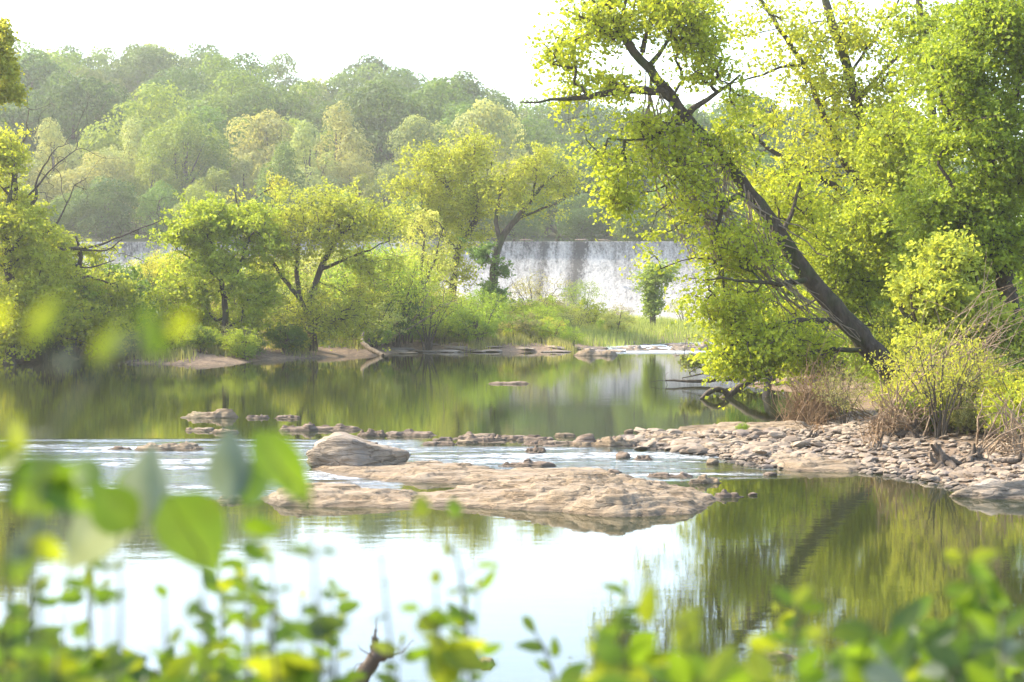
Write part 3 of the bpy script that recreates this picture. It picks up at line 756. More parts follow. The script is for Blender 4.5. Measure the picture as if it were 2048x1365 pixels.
RL = [(358, 475, 817, 837, 'lone rounded brown rock far left in the pool', 'M'), (490, 540, 831, 837, 'tiny flat rock right of the lone rounded rock', 'D'),
      (545, 600, 831, 838, 'small flat rock above the brown rock pair', 'D'), (550, 640, 844, 863, 'lumpy brown rock at the left start of the rock line', 'D'),
      (605, 722, 849, 862, 'long low brown rock beside the lumpy one', 'D'), (365, 430, 853, 863, 'flat rock in the left riffle behind the leaves', 'M'),
      (418, 482, 857, 867, 'low tan rock in the left riffle behind the leaves', 'M'), (716, 772, 857, 873, 'blocky dark rock left in the rock line', 'D'),
      (766, 872, 860, 873, 'long flat dark rock in the rock line', 'D'), (208, 264, 891, 900, 'flat brown slab at the left of the left riffle', 'D'),
      (258, 402, 884, 902, 'long flat tan slab in the left riffle', 'M'), (-20, 42, 894, 905, 'dark flat rock at the left edge of the picture', 'D'),
      (862, 912, 872, 881, 'thin flat rock right of the long dark one', 'D'), (921, 995, 868, 885, 'peaked brown rock in the middle of the rock line', 'D'),
      (996, 1042, 872, 880, 'low flat rock right of the peaked rock', 'D'), (1039, 1100, 872, 882, 'flat dark slab in the rock line centre', 'D'),
      (1107, 1152, 864, 874, 'small rounded rock behind the rock line', 'M'), (1140, 1194, 867, 890, 'dark jagged rock near the gravel bar tip', 'D'),
      (1185, 1275, 868, 895, 'broad brown rock at the gravel bar tip', 'M'), (1248, 1268, 858, 869, 'small knob of rock perched behind the bar tip', 'M'),
      (1050, 1094, 890, 904, 'small split rock below the rock line', 'D'), (1056, 1090, 902, 908, 'thin wet stone in front of the split rock', 'D'),
      (1000, 1114, 918, 935, 'knobbly wet rock patch in the centre riffle', 'D'), (1231, 1263, 904, 917, 'small pointed dark stone in the right riffle', 'D'),
      (1266, 1308, 910, 921, 'flat dark stone beside the pointed one', 'D'), (1216, 1246, 938, 947, 'tiny round dark stone behind the long shelf', 'D'),
      (1296, 1390, 944, 956, 'thin flat wet rock behind the right end of the shelf', 'D'), (1379, 1446, 948, 968, 'smooth tan wedge rock off the shelf tip', 'M'),
      (1413, 1440, 917, 929, 'small tan block near the gravel bar edge', 'M'), (628, 655, 895, 903, 'small dark stone touching the back of the boulder', 'D'),
      (1430, 1485, 984, 996, 'flat pebbly rock trailing from the shelf tip', 'D'), (1496, 1516, 985, 992, 'tiny stone right of the shelf tip', 'D'),
      (1527, 1556, 944, 952, 'thin flat stone just off the gravel bar', 'D'), (430, 490, 986, 1004, 'low rock left of the long shelf behind the leaves', 'M'),
      (90, 160, 968, 990, 'tan rock far left behind the big leaves', 'M'), (700, 760, 884, 893, 'flat stone just behind the boulder', 'D') ,
      (975, 1060, 762, 769, 'thin flat rock alone in the middle of the pool', 'D'),
      (1285, 1392, 1310, 1338, 'rounded brown rock low at the bottom of the picture', 'M'), (1500, 1625, 1306, 1322, 'barely awash flat rock at the bottom right', 'D'),
      (945, 992, 1318, 1334, 'pale leaf-shaped stone near the bottom centre', 'M'),
      (1340, 1440, 679, 702, 'large grey rock in the rapid at the island right end', 'P'), (1430, 1452, 690, 701, 'small grey rock right of the large rapid rock', 'P'),
      (1150, 1238, 697, 712, 'flat tan rock in front of the island grass', 'M'), (1250, 1300, 691, 702, 'low rock left of the large rapid rock', 'P'),
      (1000, 1045, 682, 698, 'grey rock standing on the island shore', 'P'), (1296, 1340, 694, 701, 'flat stone in the rapid', 'P')]
for i, (a, b_, c_, d_, lab, mk_) in enumerate(RL):
    if (b_ - a) / (d_ - c_) > 2.6 and (b_ - a) >= 34:
        ledge(a, b_, c_, d_, lab, 300 + i, {'M': M_ROCK, 'D': M_ROCK_DARK, 'P': M_ROCK_PALE}[mk_]); continue
    rock(a, b_, c_, d_, lab, 300 + i, {'M': M_ROCK, 'D': M_ROCK_DARK, 'P': M_ROCK_PALE}[mk_], 0.62 if (b_ - a) / (d_ - c_) > 4 else 0.75, 4 if b_ - a > 60 else 3)
lr = np.random.default_rng(66)
for k in range(26):
    px = lr.uniform(870, 1330); yb = np.interp(px, [870, 1100, 1330], [884, 886, 893]) + lr.uniform(-9, 7); w = lr.uniform(34, 90); hh = lr.uniform(5, 11)
    ledge(px - w / 2, px + w / 2, yb - hh, yb, 'broken ledge in the low rock line ' + ('at the gravel bar tip' if px > 1180 else 'behind the centre riffle' if px > 1020 else 'right of the boulder'), 1300 + k, [M_ROCK, M_ROCK_DARK, M_ROCK_DARK][k % 3])['group'] = 'broken ledges of the rock line'
for k in range(16):
    px = lr.uniform(1300, 1640); yb = np.interp(px, [1300, 1440, 1640], [889, 897, 905]) + lr.uniform(-12, 10); w = lr.uniform(45, 110); hh = lr.uniform(8, 16)
    D_ = PZ(px, yb)[1]; z_ = max(0.0, Hs(xr(px, D_), D_ + 0.3)); o_ = ledge(px - w / 2, px + w / 2, yb - hh, yb, 'flat broken slab lying on the gravel bar', 1400 + k, M_ROCK); o_.location.z = z_ * 0.8; o_['group'] = 'flat slabs on the gravel bar'
t = Tubes(); q, r = resample([P(978, 968, 29.2), P(1000, 970, 29.1), P(1048, 965, 29.0)], [0.035, 0.03, 0.012], 0.08, RNG, 0.004)
q[:, 2] += 0.03; t.add(q, r, 6); tag(t.build('stick', M_DRIFT), 'short dark stick lying on the long rock shelf', 'stick')

# stones of the gravel bar
def gravel():
    rng = np.random.default_rng(5)
    base = [rock_shape((1, 0.75, 0.34), 700 + k, 2, 0.18, 1.0, 8) for k in range(10)]
    # candidate positions inside the right-bank gravel strip
    n_ = 60000; X = rng.uniform(2.0, 13.0, n_); Y = rng.uniform(26, 46, n_)
    sdv = sdpoly(X, Y, POLY_R); w = np.exp(-np.clip(sdv - 1.0, 0, 99) / 2.6)
    ok = (sdv > -0.22) & (rng.random(n_) < w) & (X < Y * 0.30)
    X, Y = X[ok], Y[ok]; Z = H(X, Y)
    VV, TT, tt = [], [], []; off = 0
    big = 0; m_ = min(len(X), 7500)
    for i in range(m_):
        s = 0.05 + 0.17 * rng.random() ** 3.0
        V, T = base[rng.integers(10)]; a = rng.uniform(0, 6.28); ca, sa = math.cos(a), math.sin(a)
        v = V * s * rng.uniform(0.7, 1.3, 3); v = np.stack([v[:, 0] * ca - v[:, 1] * sa, v[:, 0] * sa + v[:, 1] * ca, v[:, 2] + v[:, 0] * rng.uniform(-0.3, 0.3)], -1)
        VV.append(v + [X[i], Y[i], Z[i] + s * 0.15]); TT.append(T + off); off += len(V); tt.append(np.full(len(V), rng.random()))
    tag(mesh_np('gravel', np.vstack(VV), np.vstack(TT), M_STONE, tint=np.concatenate(tt), smooth=False), 'tan and grey river gravel covering the right bank', 'gravel', kind='stuff')
    protos = []
    for k in range(6):
        V, T = rock_shape((1, 0.75, 0.36), 760 + k, 3, 0.22, 1.0, 8)
        protos.append((V, T))
    first = {}
    X2 = X[m_:] if len(X) > m_ + 300 else X; Y2 = Y[m_:] if len(X) > m_ + 300 else Y
    for i in range(190):
        x, y = float(X2[i % len(X2)]), float(Y2[i % len(X2)])
        if i < 110:      # the tip of the bar is blockier
            x = rng.uniform(2.2, 5.4); ya = np.interp(x, [2.2, 3.6, 5.4], [37.2, 34.6, 33.0]); yb = np.interp(x, [2.2, 3.6, 5.4], [39.6, 40.2, 40.5]); y = ya + (yb - ya) * rng.random() ** 1.3
        z = Hs(x, y); s = rng.uniform(0.16, 0.42) * (1.0 if i < 110 else 0.85); k = i % 6
        if z < -0.12: continue
        nearw = z < 0.06
        lab = 'loose stone on the rocky tip of the gravel bar' if x < 5.4 else 'loose stone in the right bank gravel'
        lab = ('small ' if s < 0.24 else 'large ' if s > 0.34 else 'medium ') + lab.replace('loose ', '') + (' left end' if (x < 3.3 or 5.4 <= x < 7) else ' right end' if (x > 4.4 and x < 5.4) or x > 8.6 else '') + (' by the water' if z < 0.12 else '')
        grp = 'stones on the tip of the gravel bar' if x < 5.4 else 'larger stones on the right bank gravel'
        if k not in first:
            o = mesh_np('stone', protos[k][0], protos[k][1], M_STONE, smooth=False); first[k] = o
        else:
            o = first[k].copy(); COL.objects.link(o)
        o.location = (x, y, z + s * 0.10); o.scale = (s * rng.uniform(0.8, 1.4), s * rng.uniform(0.8, 1.1), s * rng.uniform(0.7, 1.2)); o.rotation_euler = (rng.uniform(-.3, .3), rng.uniform(-.3, .3), rng.uniform(0, 6.28))
        tag(o, lab, 'stone', grp)
    # bedrock shelves on the bar
    out_ = [PZ(*p)[:2] for p in [(1525, 934), (1600, 942), (1700, 946), (1735, 940)]] + [(xr(1700, 34.2), 34.2), (xr(1600, 34.8), 34.8), (xr(1530, 34.6), 34.6)]
    slab('rock_shelf', 'smooth tan bedrock edge of the gravel bar', out_, [(3, 0.10), (4.3, 0.17), (6, 0.14)], None, 55, 0.04, M_ROCK, 0.4)
    out_ = [PZ(*p)[:2] for p in [(1335, 872), (1500, 880), (1620, 890), (1640, 872)]] + [(xr(1600, 40.5), 40.5), (xr(1400, 40.4), 40.4)]
    slab('rock_shelf', 'flat bedrock slab along the back of the gravel bar', out_, [(2, 0.16), (4.3, 0.30), (6, 0.34)], None, 59, 0.05, M_ROCK, 0.4)
    # stones along the island shore
    for i in range(90):
        px = rng.uniform(770, 1260) if i < 70 else rng.uniform(1220, 1440); py = rng.uniform(697, 706) if i < 70 else rng.uniform(688, 700)
        if i < 70 and px < 830: py += 3
        p = PZ(px, py); s = rng.uniform(0.25, 0.95); k = i % 6
        o = first[k].copy(); COL.objects.link(o)
        o.location = (p[0], p[1] + 0.4, max(0.0, Hs(p[0], p[1] + .4)) + 0.02); o.scale = (s * 1.3, s, s * rng.uniform(0.35, 0.65)); o.rotation_euler = (0, 0, rng.uniform(0, 6.28))
        tag(o, (('large' if s > 0.75 else 'small' if s < 0.45 else 'medium') + ' tan stone at the waterline of the wooded island ' + ('beside the fallen branch' if px < 860 else 'below the upright tree' if px < 960 else 'below the leaning forked tree' if px < 1060 else 'below the open dam' if px < 1160 else 'by the island grass')) if i < 70 else 'stone in the rapid beside the island grass', 'stone', 'stones along the island shore' if i < 70 else 'stones in the far rapid')
gravel()

# ------------------------------------------------------------------ shrubs
def shrub_proto(seed, h, w, stems, clusters, per, leaf, color, name='shrub', spread=0.16, bark=None, low=0.15, flat=0.8, up=0.5):
    rng = np.random.default_rng(seed); root = empty(name, (0, 0, -100))
    Ls = []
    for k in range(stems):
        a = rng.uniform(0, 6.28); rr = w * 0.5 * rng.uniform(0.15, 0.85); hh = h * rng.uniform(0.6, 0.95)
        q, r = resample([(0.06 * math.cos(a), 0.06 * math.sin(a), -0.25), (rr * 0.25 * math.cos(a), rr * 0.25 * math.sin(a), hh * 0.35), (rr * math.cos(a), rr * math.sin(a), hh)], [0.03, 0.02, 0.006], 0.25, rng, 0.02)
        Ls.append((q, r))
    q = rng.normal(size=(clusters, 3)); q /= np.linalg.norm(q, axis=1, keepdims=True); q *= rng.random((clusters, 1)) ** 0.33
    lump = 0.75 + 0.5 * vnoise(q * 1.7 + seed, seed)
    K = q * lump[:, None] * np.array([w / 2, w / 2, h * (0.5 - low / 2)]) + np.array([0, 0, h * (0.5 + low / 2)])
    tb = Tubes(); dirs = grow(tb, Ls, K, rng, tip=0.004, pen=0.2)
    tb.build('stem', bark or M_BARK_MID, root)
    C, Nn, tt = cluster_leaves(K, dirs, per, spread * max(1, h / 1.5), rng, flat, up)
    leaves_obj(C, Nn, rng.uniform(0.65, 1.2, len(C)) * leaf, rng, root, color, M_LEAF, (0, 0, 0), tt)
    return root
SH = [shrub_proto(101, 2.6, 2.6, 7, 170, 26, 0.085, (0.1, 0.15, 0.03)), shrub_proto(102, 1.6, 2.2, 6, 150, 30, 0.075, (0.1, 0.15, 0.03)),
      shrub_proto(103, 3.4, 2.8, 9, 200, 18, 0.08, (0.1, 0.15, 0.03), low=0.35), shrub_proto(104, 1.2, 1.6, 6, 110, 34, 0.07, (0.1, 0.15, 0.03)),
      shrub_proto(105, 2.4, 3.4, 10, 190, 14, 0.075, (0.1, 0.15, 0.03), low=0.3)]
SH_H = [2.6, 1.6, 3.4, 1.2, 2.4]
SH_first = {}
G_BRIGHT = (0.185, 0.250, 0.020); G_FRESH = (0.130, 0.205, 0.018); G_DEEP = (0.065, 0.120, 0.016); G_YEL = (0.215, 0.25, 0.025); G_OLIVE = (0.14, 0.155, 0.045); G_PALE = (0.23, 0.265, 0.06)
srng = np.random.default_rng(404)

CW = {}
def put_shrub(k, x, y, h, color, label, group, name=None, w=1.0):
    if group:
        px = x / y * F + 1024
        reg = [r for lim, r in ((140, 'at the left edge of the picture'), (262, 'beside the left channel'), (400, 'left of the round island tree'), (520, 'below the round island tree'), (640, 'beside the forked island tree'), (760, 'right of the forked island tree'),
               (880, 'near the small pale island tree'), (1000, 'below the tall upright tree'), (1120, 'in front of the dam'), (1300, 'before the dark streak of the dam'), (1500, 'by the island grass'), (1650, 'left of the leaning trunk'), (1790, 'behind the leaning trunk'), (1900, 'above the dead brush'), (2400, 'at the right edge of the picture')) if px < lim][0]
        label = ('tall ' if h > 2.4 else 'low ' if h < 1.4 else 'mid-height ') + CW.get(color, 'green') + ' ' + label.replace('tall ', '').replace('low ', '') .replace('leafy ', '') + ' ' + reg
    z = Hs(x, y); s = h / SH_H[k]; c = cvar(color, srng, 0.12); rz = srng.uniform(0, 6.28)
    if k not in SH_first:
        SH_first[k] = 1; r = SH[k]; r.location = (x, y, z - 0.05); r.scale = (s * w, s * w, s); r.rotation_euler = (0, 0, rz); tag(r, label, 'shrub', group)
        for q in KIDS[r.name]:
            if q.name.startswith('crown'): q.color = c
        return r
    return copy_tree(SH[k], (x, y, z - 0.05), rz, (s * w, s * w, s), c, label, group, 'shrub')
# named island shrubs: px centre, top py, D, kind, colour
CW.update({G_BRIGHT: 'bright green', G_FRESH: 'fresh green', G_DEEP: 'dark green', G_YEL: 'yellow-green', G_OLIVE: 'olive', G_PALE: 'pale green'})
NS = [(492, 684, 78, 3, G_FRESH, 'small round bright bush overhanging the sandy island shore'), (412, 652, 79, 1, G_FRESH, 'rounded green bush at the top of the sandy slope'),
      (1168, 560, 108, 2, G_FRESH, 'upright leafy shrub in front of the dark streak of the dam'), (1085, 592, 105, 1, G_BRIGHT, 'bright low shrub left of the upright shrub before the dam'),
      (1072, 545, 112, 4, G_OLIVE, 'thin twiggy shrub rising against the white water'), (930, 596, 98, 0, G_FRESH, 'dense green shrub under the upright island tree'),
      (1010, 590, 101, 1, G_BRIGHT, 'low bright shrub between the island trees'), (880, 622, 96, 4, G_YEL, 'yellow-green twiggy shrub left of the island stones'),
      (1240, 605, 118, 4, G_OLIVE, 'wispy shrub of bare stems right of the upright shrub'), (1370, 590, 122, 4, G_YEL, 'wispy pale shrub in the island grass by the leaning tree'),
      (820, 640, 92, 1, G_DEEP, 'dark low bush behind the grey fallen branch'), (350, 655, 82, 0, G_BRIGHT, 'bush at the left tip of the island'),
      (700, 618, 88, 0, G_FRESH, 'green shrub spreading right of the forked island tree'), (760, 600, 95, 4, G_PALE, 'pale thicket between the two island trees'),
      (560, 622, 88, 2, G_YEL, 'orange-tinted yellow shrub behind the forked island tree'), (320, 560, 90, 0, G_BRIGHT, 'sunlit bush left of the dense island tree'),
      (250, 540, 98, 2, G_BRIGHT, 'arching willow shrub before the left part of the dam'), (215, 560, 92, 0, G_FRESH, 'bushy shrub at the channel mouth by the left bank')]
for px, py, D, k, c, lab in NS:
    x = xr(px, D); z = Hs(x, D); put_shrub(k, x, D, max(0.6, z_at(px, py, D) - z), c, lab, None)
for i in range(120):     # thicket filling the island
    px = srng.uniform(290, 1240); D = srng.uniform(84, 124); x = xr(px, D)
    if sdpoly(np.array([x]), np.array([D]), POLY_I)[0] < 1.0: continue
    hgt = srng.uniform(1.2, 2.6) if px < 1000 else srng.uniform(0.8, 1.7)
    put_shrub(int(srng.integers(0, 5)), x, D, hgt, [G_FRESH, G_BRIGHT, G_YEL, G_DEEP, G_OLIVE, G_PALE][srng.integers(0, 6)], 'undergrowth bush', 'undergrowth bushes on the island')
for i in range(44):     # left bank
    px = srng.uniform(-60, 262); D = np.interp(px, [-60, 0, 100, 200, 262], [77.6, 78, 79.3, 82.8, 90]) + srng.uniform(-0.3, 1.2) * (1 if i % 2 else 6); x = xr(px, D)
    put_shrub(int(srng.integers(0, 5)), x, D, srng.uniform(1.8, 4.0), [G_FRESH, G_BRIGHT, G_BRIGHT, G_DEEP, G_OLIVE][srng.integers(0, 5)], 'bush on the left bank', 'bushes along the left bank')

for i in range(34):     # taller understorey between the island trees
    px = srng.uniform(285, 900); D = srng.uniform(88, 104); x = xr(px, D)
    put_shrub([0, 2, 4, 2][i % 4], x, D, srng.uniform(2.6, 4.6), [G_FRESH, G_BRIGHT, G_YEL, G_BRIGHT, G_PALE][srng.integers(0, 5)], 'understorey bush', 'tall bushes among the island trees')
for i in range(22):     # bushes over the sandy bank
    px = srng.choice([srng.uniform(255, 400), srng.uniform(440, 620)]); D = np.interp(px, [255, 380, 470, 530, 620], [77.5, 76.3, 77.3, 80, 82.5]) + srng.uniform(0.6, 2.6); x = xr(px, D)
    put_shrub([1, 3][i % 2], x, D, srng.uniform(0.6, 1.3), [G_FRESH, G_BRIGHT, G_DEEP, G_OLIVE][srng.integers(0, 4)], 'sandy bank bush', 'low bushes on the sandy island bank')
for i in range(16):     # shore fringe
    px = srng.uniform(560, 1180); D = np.interp(px, [560, 760, 830, 1180], [83, 87, 92, 93]) + srng.uniform(0, 1.5); x = xr(px, D)
    put_shrub([1, 3][i % 2], x, D, srng.uniform(0.7, 1.4), [G_FRESH, G_BRIGHT, G_DEEP, G_OLIVE][srng.integers(0, 4)], 'shore bush', 'low bushes on the island shore')
# ------------------------------------------------------------------ island and left bank trees
big_tree('round_tree', 'dense rounded bright green tree at the left of the island',
         [[(452, 668, 82, 7), (450, 600, 82, 6), (438, 540, 82, 5), (420, 480, 82, 3)], [(450, 600, 82, 4), (480, 530, 82, 3), (500, 470, 82, 2)], [(442, 560, 82, 3), (390, 520, 82, 2), (350, 500, 82, 1)]],
         [(425, 440, 70, 38, 82, 1.6, 90), (370, 470, 50, 30, 82, 1.2, 50), (480, 450, 60, 40, 82, 1.4, 70), (520, 480, 40, 50, 82, 1.2, 45), (440, 540, 95, 50, 82, 1.7, 110), (380, 590, 70, 28, 82, 1.2, 50), (500, 590, 50, 40, 82, 1.2, 45), (360, 620, 50, 30, 82, 1.0, 40), (420, 645, 70, 28, 82, 1.2, 50), (500, 650, 45, 28, 82, 1.0, 30)],
         (0.175, 0.240, 0.016), 1, 0.115, 50, 0.36, bs=1.14)
big_tree('forked_tree', 'forked spreading tree leaning over the water at the island centre',
         [[(625, 722, 84, 13), (628, 690, 84, 10), (618, 640, 84, 8), (622, 590, 84, 7), (640, 540, 84, 6), (665, 490, 84, 4.5), (700, 450, 84, 3)],
          [(620, 640, 84, 6), (600, 600, 84, 5), (592, 540, 84.5, 4.5), (598, 480, 84.5, 4), (606, 420, 84.5, 2.5)],
          [(600, 600, 84, 5), (570, 560, 83.5, 4), (540, 520, 83.5, 3), (520, 480, 83.5, 2)], [(640, 540, 84, 4), (690, 520, 84, 3), (740, 500, 84, 2)], [(618, 660, 84, 5), (650, 640, 83, 3), (700, 640, 83, 2)]],
         [(610, 415, 80, 35, 84, 1.8, 80), (690, 420, 75, 38, 84, 1.8, 75), (540, 455, 50, 40, 84, 1.4, 45), (760, 450, 50, 45, 84, 1.5, 50), (640, 480, 120, 45, 84, 1.8, 100), (740, 520, 60, 40, 84, 1.5, 45), (560, 520, 50, 40, 84, 1.4, 35),
          (650, 600, 100, 35, 83.5, 1.4, 70), (590, 650, 50, 28, 83, 1.0, 40), (680, 640, 80, 32, 83, 1.2, 75), (740, 600, 40, 40, 84, 1.2, 30)],
         (0.180, 0.225, 0.020), 2, 0.10, 34, 0.40, bs=1.14)
big_tree('upright_tree', 'tall upright yellow-green tree with dark trunk at the island centre',
         [[(903, 640, 105, 9), (905, 590, 105, 8), (908, 540, 105, 7), (920, 490, 105, 6), (955, 440, 105, 6), (950, 400, 105, 4.5), (945, 340, 105, 3), (950, 290, 105, 1.5)],
          [(955, 430, 105, 4), (935, 410, 105, 3.5), (900, 380, 105, 2.5), (860, 340, 105, 1.5)], [(952, 410, 105, 3), (980, 370, 105, 2), (985, 320, 105, 1)], [(915, 500, 105, 4), (880, 470, 105, 3), (840, 440, 105, 2)]],
         [(950, 310, 38, 42, 105, 1.5, 60), (880, 330, 62, 42, 105, 1.8, 85), (820, 370, 45, 40, 105, 1.5, 50), (910, 400, 80, 45, 105, 1.8, 90), (850, 430, 60, 40, 105, 1.6, 55), (960, 390, 50, 50, 105, 1.6, 50), (920, 480, 70, 40, 105, 1.6, 75), (900, 540, 45, 40, 105, 1.3, 45)],
         (0.20, 0.245, 0.020), 3, 0.11, 38, 0.44, bs=1.14)
big_tree('forked_tree', 'leaning forked tree in front of the dam right of the tall upright tree',
         [[(982, 620, 103, 10), (985, 570, 103, 9), (990, 520, 103, 8), (1000, 480, 103, 7), (1030, 440, 103, 6), (1060, 405, 103, 4.5), (1085, 370, 103, 3), (1120, 345, 103, 1.5)],
          [(1000, 480, 103, 5), (990, 440, 103, 4), (1000, 390, 103, 3), (1010, 350, 103, 1.5)], [(1060, 405, 103, 3), (1075, 350, 103, 2), (1072, 310, 103, 1)], [(1030, 440, 103, 3), (1080, 420, 103, 2.5), (1130, 400, 103, 1)]],
         [(1075, 325, 38, 36, 103, 1.4, 50), (1120, 365, 42, 42, 103, 1.4, 50), (1020, 370, 50, 42, 103, 1.4, 50), (1060, 400, 70, 32, 103, 1.5, 45), (1120, 420, 35, 22, 103, 1.1, 16)],
         (0.20, 0.245, 0.020), 4, 0.11, 34, 0.42, bs=1.14)
big_tree('ivy_growth', 'dark ivy mass clothing the foot of the leaning forked tree', [[(985, 620, 102, 6), (985, 560, 102, 4), (995, 500, 102, 2)]],
         [(988, 585, 26, 28, 102, 0.6, 45), (1000, 525, 22, 35, 102, 0.6, 40), (965, 510, 30, 30, 102, 0.7, 30)], (0.08, 0.15, 0.025), 5, 0.11, 50, 0.3, cat='ivy')
big_tree('small_tree', 'small pale yellow tree between the two larger island trees', [[(845, 650, 97, 4), (850, 600, 97, 3.5), (842, 540, 97, 3), (850, 470, 97, 1.5)], [(845, 580, 97, 3), (870, 520, 97, 2), (885, 460, 97, 1)]],
         [(850, 450, 38, 30, 97, 1.0, 35), (820, 510, 40, 40, 97, 1.2, 40), (880, 520, 36, 45, 97, 1.2, 35), (845, 580, 60, 30, 97, 1.2, 35)], (0.25, 0.29, 0.05), 6, 0.095, 28, 0.36)
big_tree('small_tree', 'slim yellowish sapling rising above the dense round tree', [[(500, 600, 90, 3), (495, 500, 90, 2.5), (480, 430, 90, 2), (468, 375, 90, 1)]],
         [(475, 385, 16, 26, 90, 0.5, 14), (555, 375, 22, 30, 90, 0.6, 16), (500, 420, 30, 20, 90, 0.6, 14), (545, 400, 20, 26, 90, .6, 12)], (0.23, 0.26, 0.03), 7, 0.10, 24, 0.3)
big_tree('ivy_clad_tree', 'small dark ivy-clad tree standing alone in the island grass', [[(1306, 655, 112, 7), (1306, 610, 112, 5), (1310, 560, 112, 3)]],
         [(1305, 605, 16, 40, 112, 0.5, 60), (1318, 545, 42, 22, 112, 1.0, 45), (1300, 570, 25, 16, 112, 0.6, 20)], (0.13, 0.20, 0.03), 8, 0.11, 40, 0.3)
big_tree('leafy_tree', 'dense bright tree at the left edge of the left bank',
         [[(20, 712, 76, 12), (25, 600, 76, 10), (10, 480, 76, 8), (20, 380, 76, 4)], [(15, 520, 76, 5), (60, 440, 76, 3)], [(20, 600, 76, 6), (80, 560, 76, 3)]],
         [(10, 320, 40, 60, 76, 1.6, 65), (40, 430, 50, 60, 76, 1.8, 95), (20, 500, 70, 50, 76, 1.8, 95), (90, 520, 40, 40, 76, 1.4, 45), (60, 590, 80, 50, 76, 1.8, 100), (-30, 420, 50, 120, 76, 1.5, 70), (20, 660, 90, 40, 76, 1.5, 70), (130, 640, 60, 45, 77, 1.4, 55), (200, 660, 55, 40, 78, 1.3, 50)],
         (0.215, 0.262, 0.020), 9, 0.11, 55, 0.42)
big_tree('leaning_tree', 'dark trunk leaning right out of the left bank thicket',
         [[(40, 700, 79, 12), (75, 620, 79, 10), (110, 585, 79, 9), (150, 555, 79, 7), (165, 510, 79, 4), (150, 470, 79, 2)], [(110, 585, 79, 5), (90, 540, 79, 4), (100, 490, 79, 2)]],
         [(120, 500, 45, 30, 79, 1.2, 60), (190, 505, 35, 18, 79, 1.0, 30), (130, 560, 30, 30, 79, 1.2, 25), (230, 600, 50, 40, 80, 1.3, 50), (90, 460, 30, 30, 79, 1.0, 25), (180, 600, 60, 30, 80, 1.2, 40)],
         (0.17, 0.22, 0.018), 10, 0.11, 50, 0.4)
big_tree('hanging_branch', 'leafy branch hanging into the sky at the upper left edge', [[(-260, 60, 60, 8), (-120, 50, 60, 5), (-40, 90, 60, 3), (10, 130, 60, 2), (35, 175, 60, 1)]],
         [(4, 85, 13, 34, 60, 0.4, 30), (-50, 90, 50, 50, 60, 0.8, 30), (12, 140, 14, 26, 60, 0.4, 24), (28, 182, 20, 12, 60, 0.4, 24), (-10, 190, 26, 14, 60, 0.4, 16)], (0.25, 0.28, 0.03), 12, 0.10, 38, 0.22, cat='branch', ground=False)

def bare(name, label, limbs, n_twig, seed, bark, spread=40, cat='branch', group=None, tip=0.007, ground=False, k=6):
    """leafless branching wood: limbs in pixel space, with twigs grown around them"""
    rng = np.random.default_rng(seed); Ls = [px_limb(p, rng, 0.015, 0.25) for p in limbs]
    base = Ls[0][0][0].copy()
    K = []
    for q, r in Ls:
        m_ = max(1, int(n_twig * len(q) / sum(len(a) for a, _ in Ls)))
        i = rng.integers(len(q) // 3, len(q), m_); dv = q[-1] - q[0]; dv /= np.linalg.norm(dv)
        D = q[i, 1:2]; K.append(q[i] + (rng.normal(size=(m_, 3)) * [1, 1, 0.8] + dv * 1.0 + [0, 0, 0.35]) * spread * D / F * rng.uniform(0.3, 1.0, (m_, 1)))
    K = np.vstack(K)
    tb = Tubes(); grow(tb, Ls, K, rng, tip=tip, pen=0.05, wob=0.06)
    o = tb.build(name, bark, None, base); o.location = tuple(float(v) for v in base)
    return tag(o, label, cat, group)
bare('bare_tree', 'bare grey dead tree spreading thin twigs above the left bank', [[(34, 560, 77, 6), (35, 440, 77, 5), (30, 330, 77, 3.5), (55, 260, 77, 1.5)], [(30, 420, 77, 4), (75, 408, 77, 4), (70, 360, 77, 2), (110, 300, 77, 1)],
     [(35, 420, 77, 3), (110, 330, 77, 1.5), (150, 300, 77, 1)], [(60, 500, 77, 3), (120, 440, 77, 2), (150, 370, 77, 1)]], 170, 31, M_BARK_MID, 60, 'tree', tip=0.0055)
bare('dead_branch', 'dead branch reaching right over the channel from the left bank', [[(90, 500, 78, 4), (150, 498, 78, 3.6), (200, 490, 78, 2.4), (250, 470, 78, 1.6), (325, 440, 78, 1)], [(150, 498, 78, 3), (210, 505, 78, 2), (245, 480, 78, 1.2)], [(110, 510, 78, 3), (170, 540, 78, 2), (230, 520, 78, 1)]], 90, 33, M_BARK_MID, 45, tip=0.0055)
bare('fallen_branch', 'pale forked driftwood branch on the sand by the forked tree', [[(765, 712, 84.5, 5), (735, 695, 85, 5), (720, 685, 85.5, 4), (728, 665, 86, 1.5)]], 6, 35, M_DEAD, 14)
bare('fallen_branch', 'grey twiggy fallen branch under the small pale tree', [[(760, 690, 90, 3), (800, 665, 90, 3), (850, 640, 90, 2), (890, 610, 90, 1)], [(800, 665, 90, 2), (830, 640, 90, 1.6), (860, 580, 90, 1)]], 50, 36, M_DEAD, 30)
bare('driftwood_log', 'dark driftwood log half sunk at the left tip of the island', [[(255, 726, 76.5, 4), (300, 722, 77, 6), (360, 721, 77, 5), (385, 712, 77.5, 3)]], 5, 37, M_DRIFT, 14, 'log')

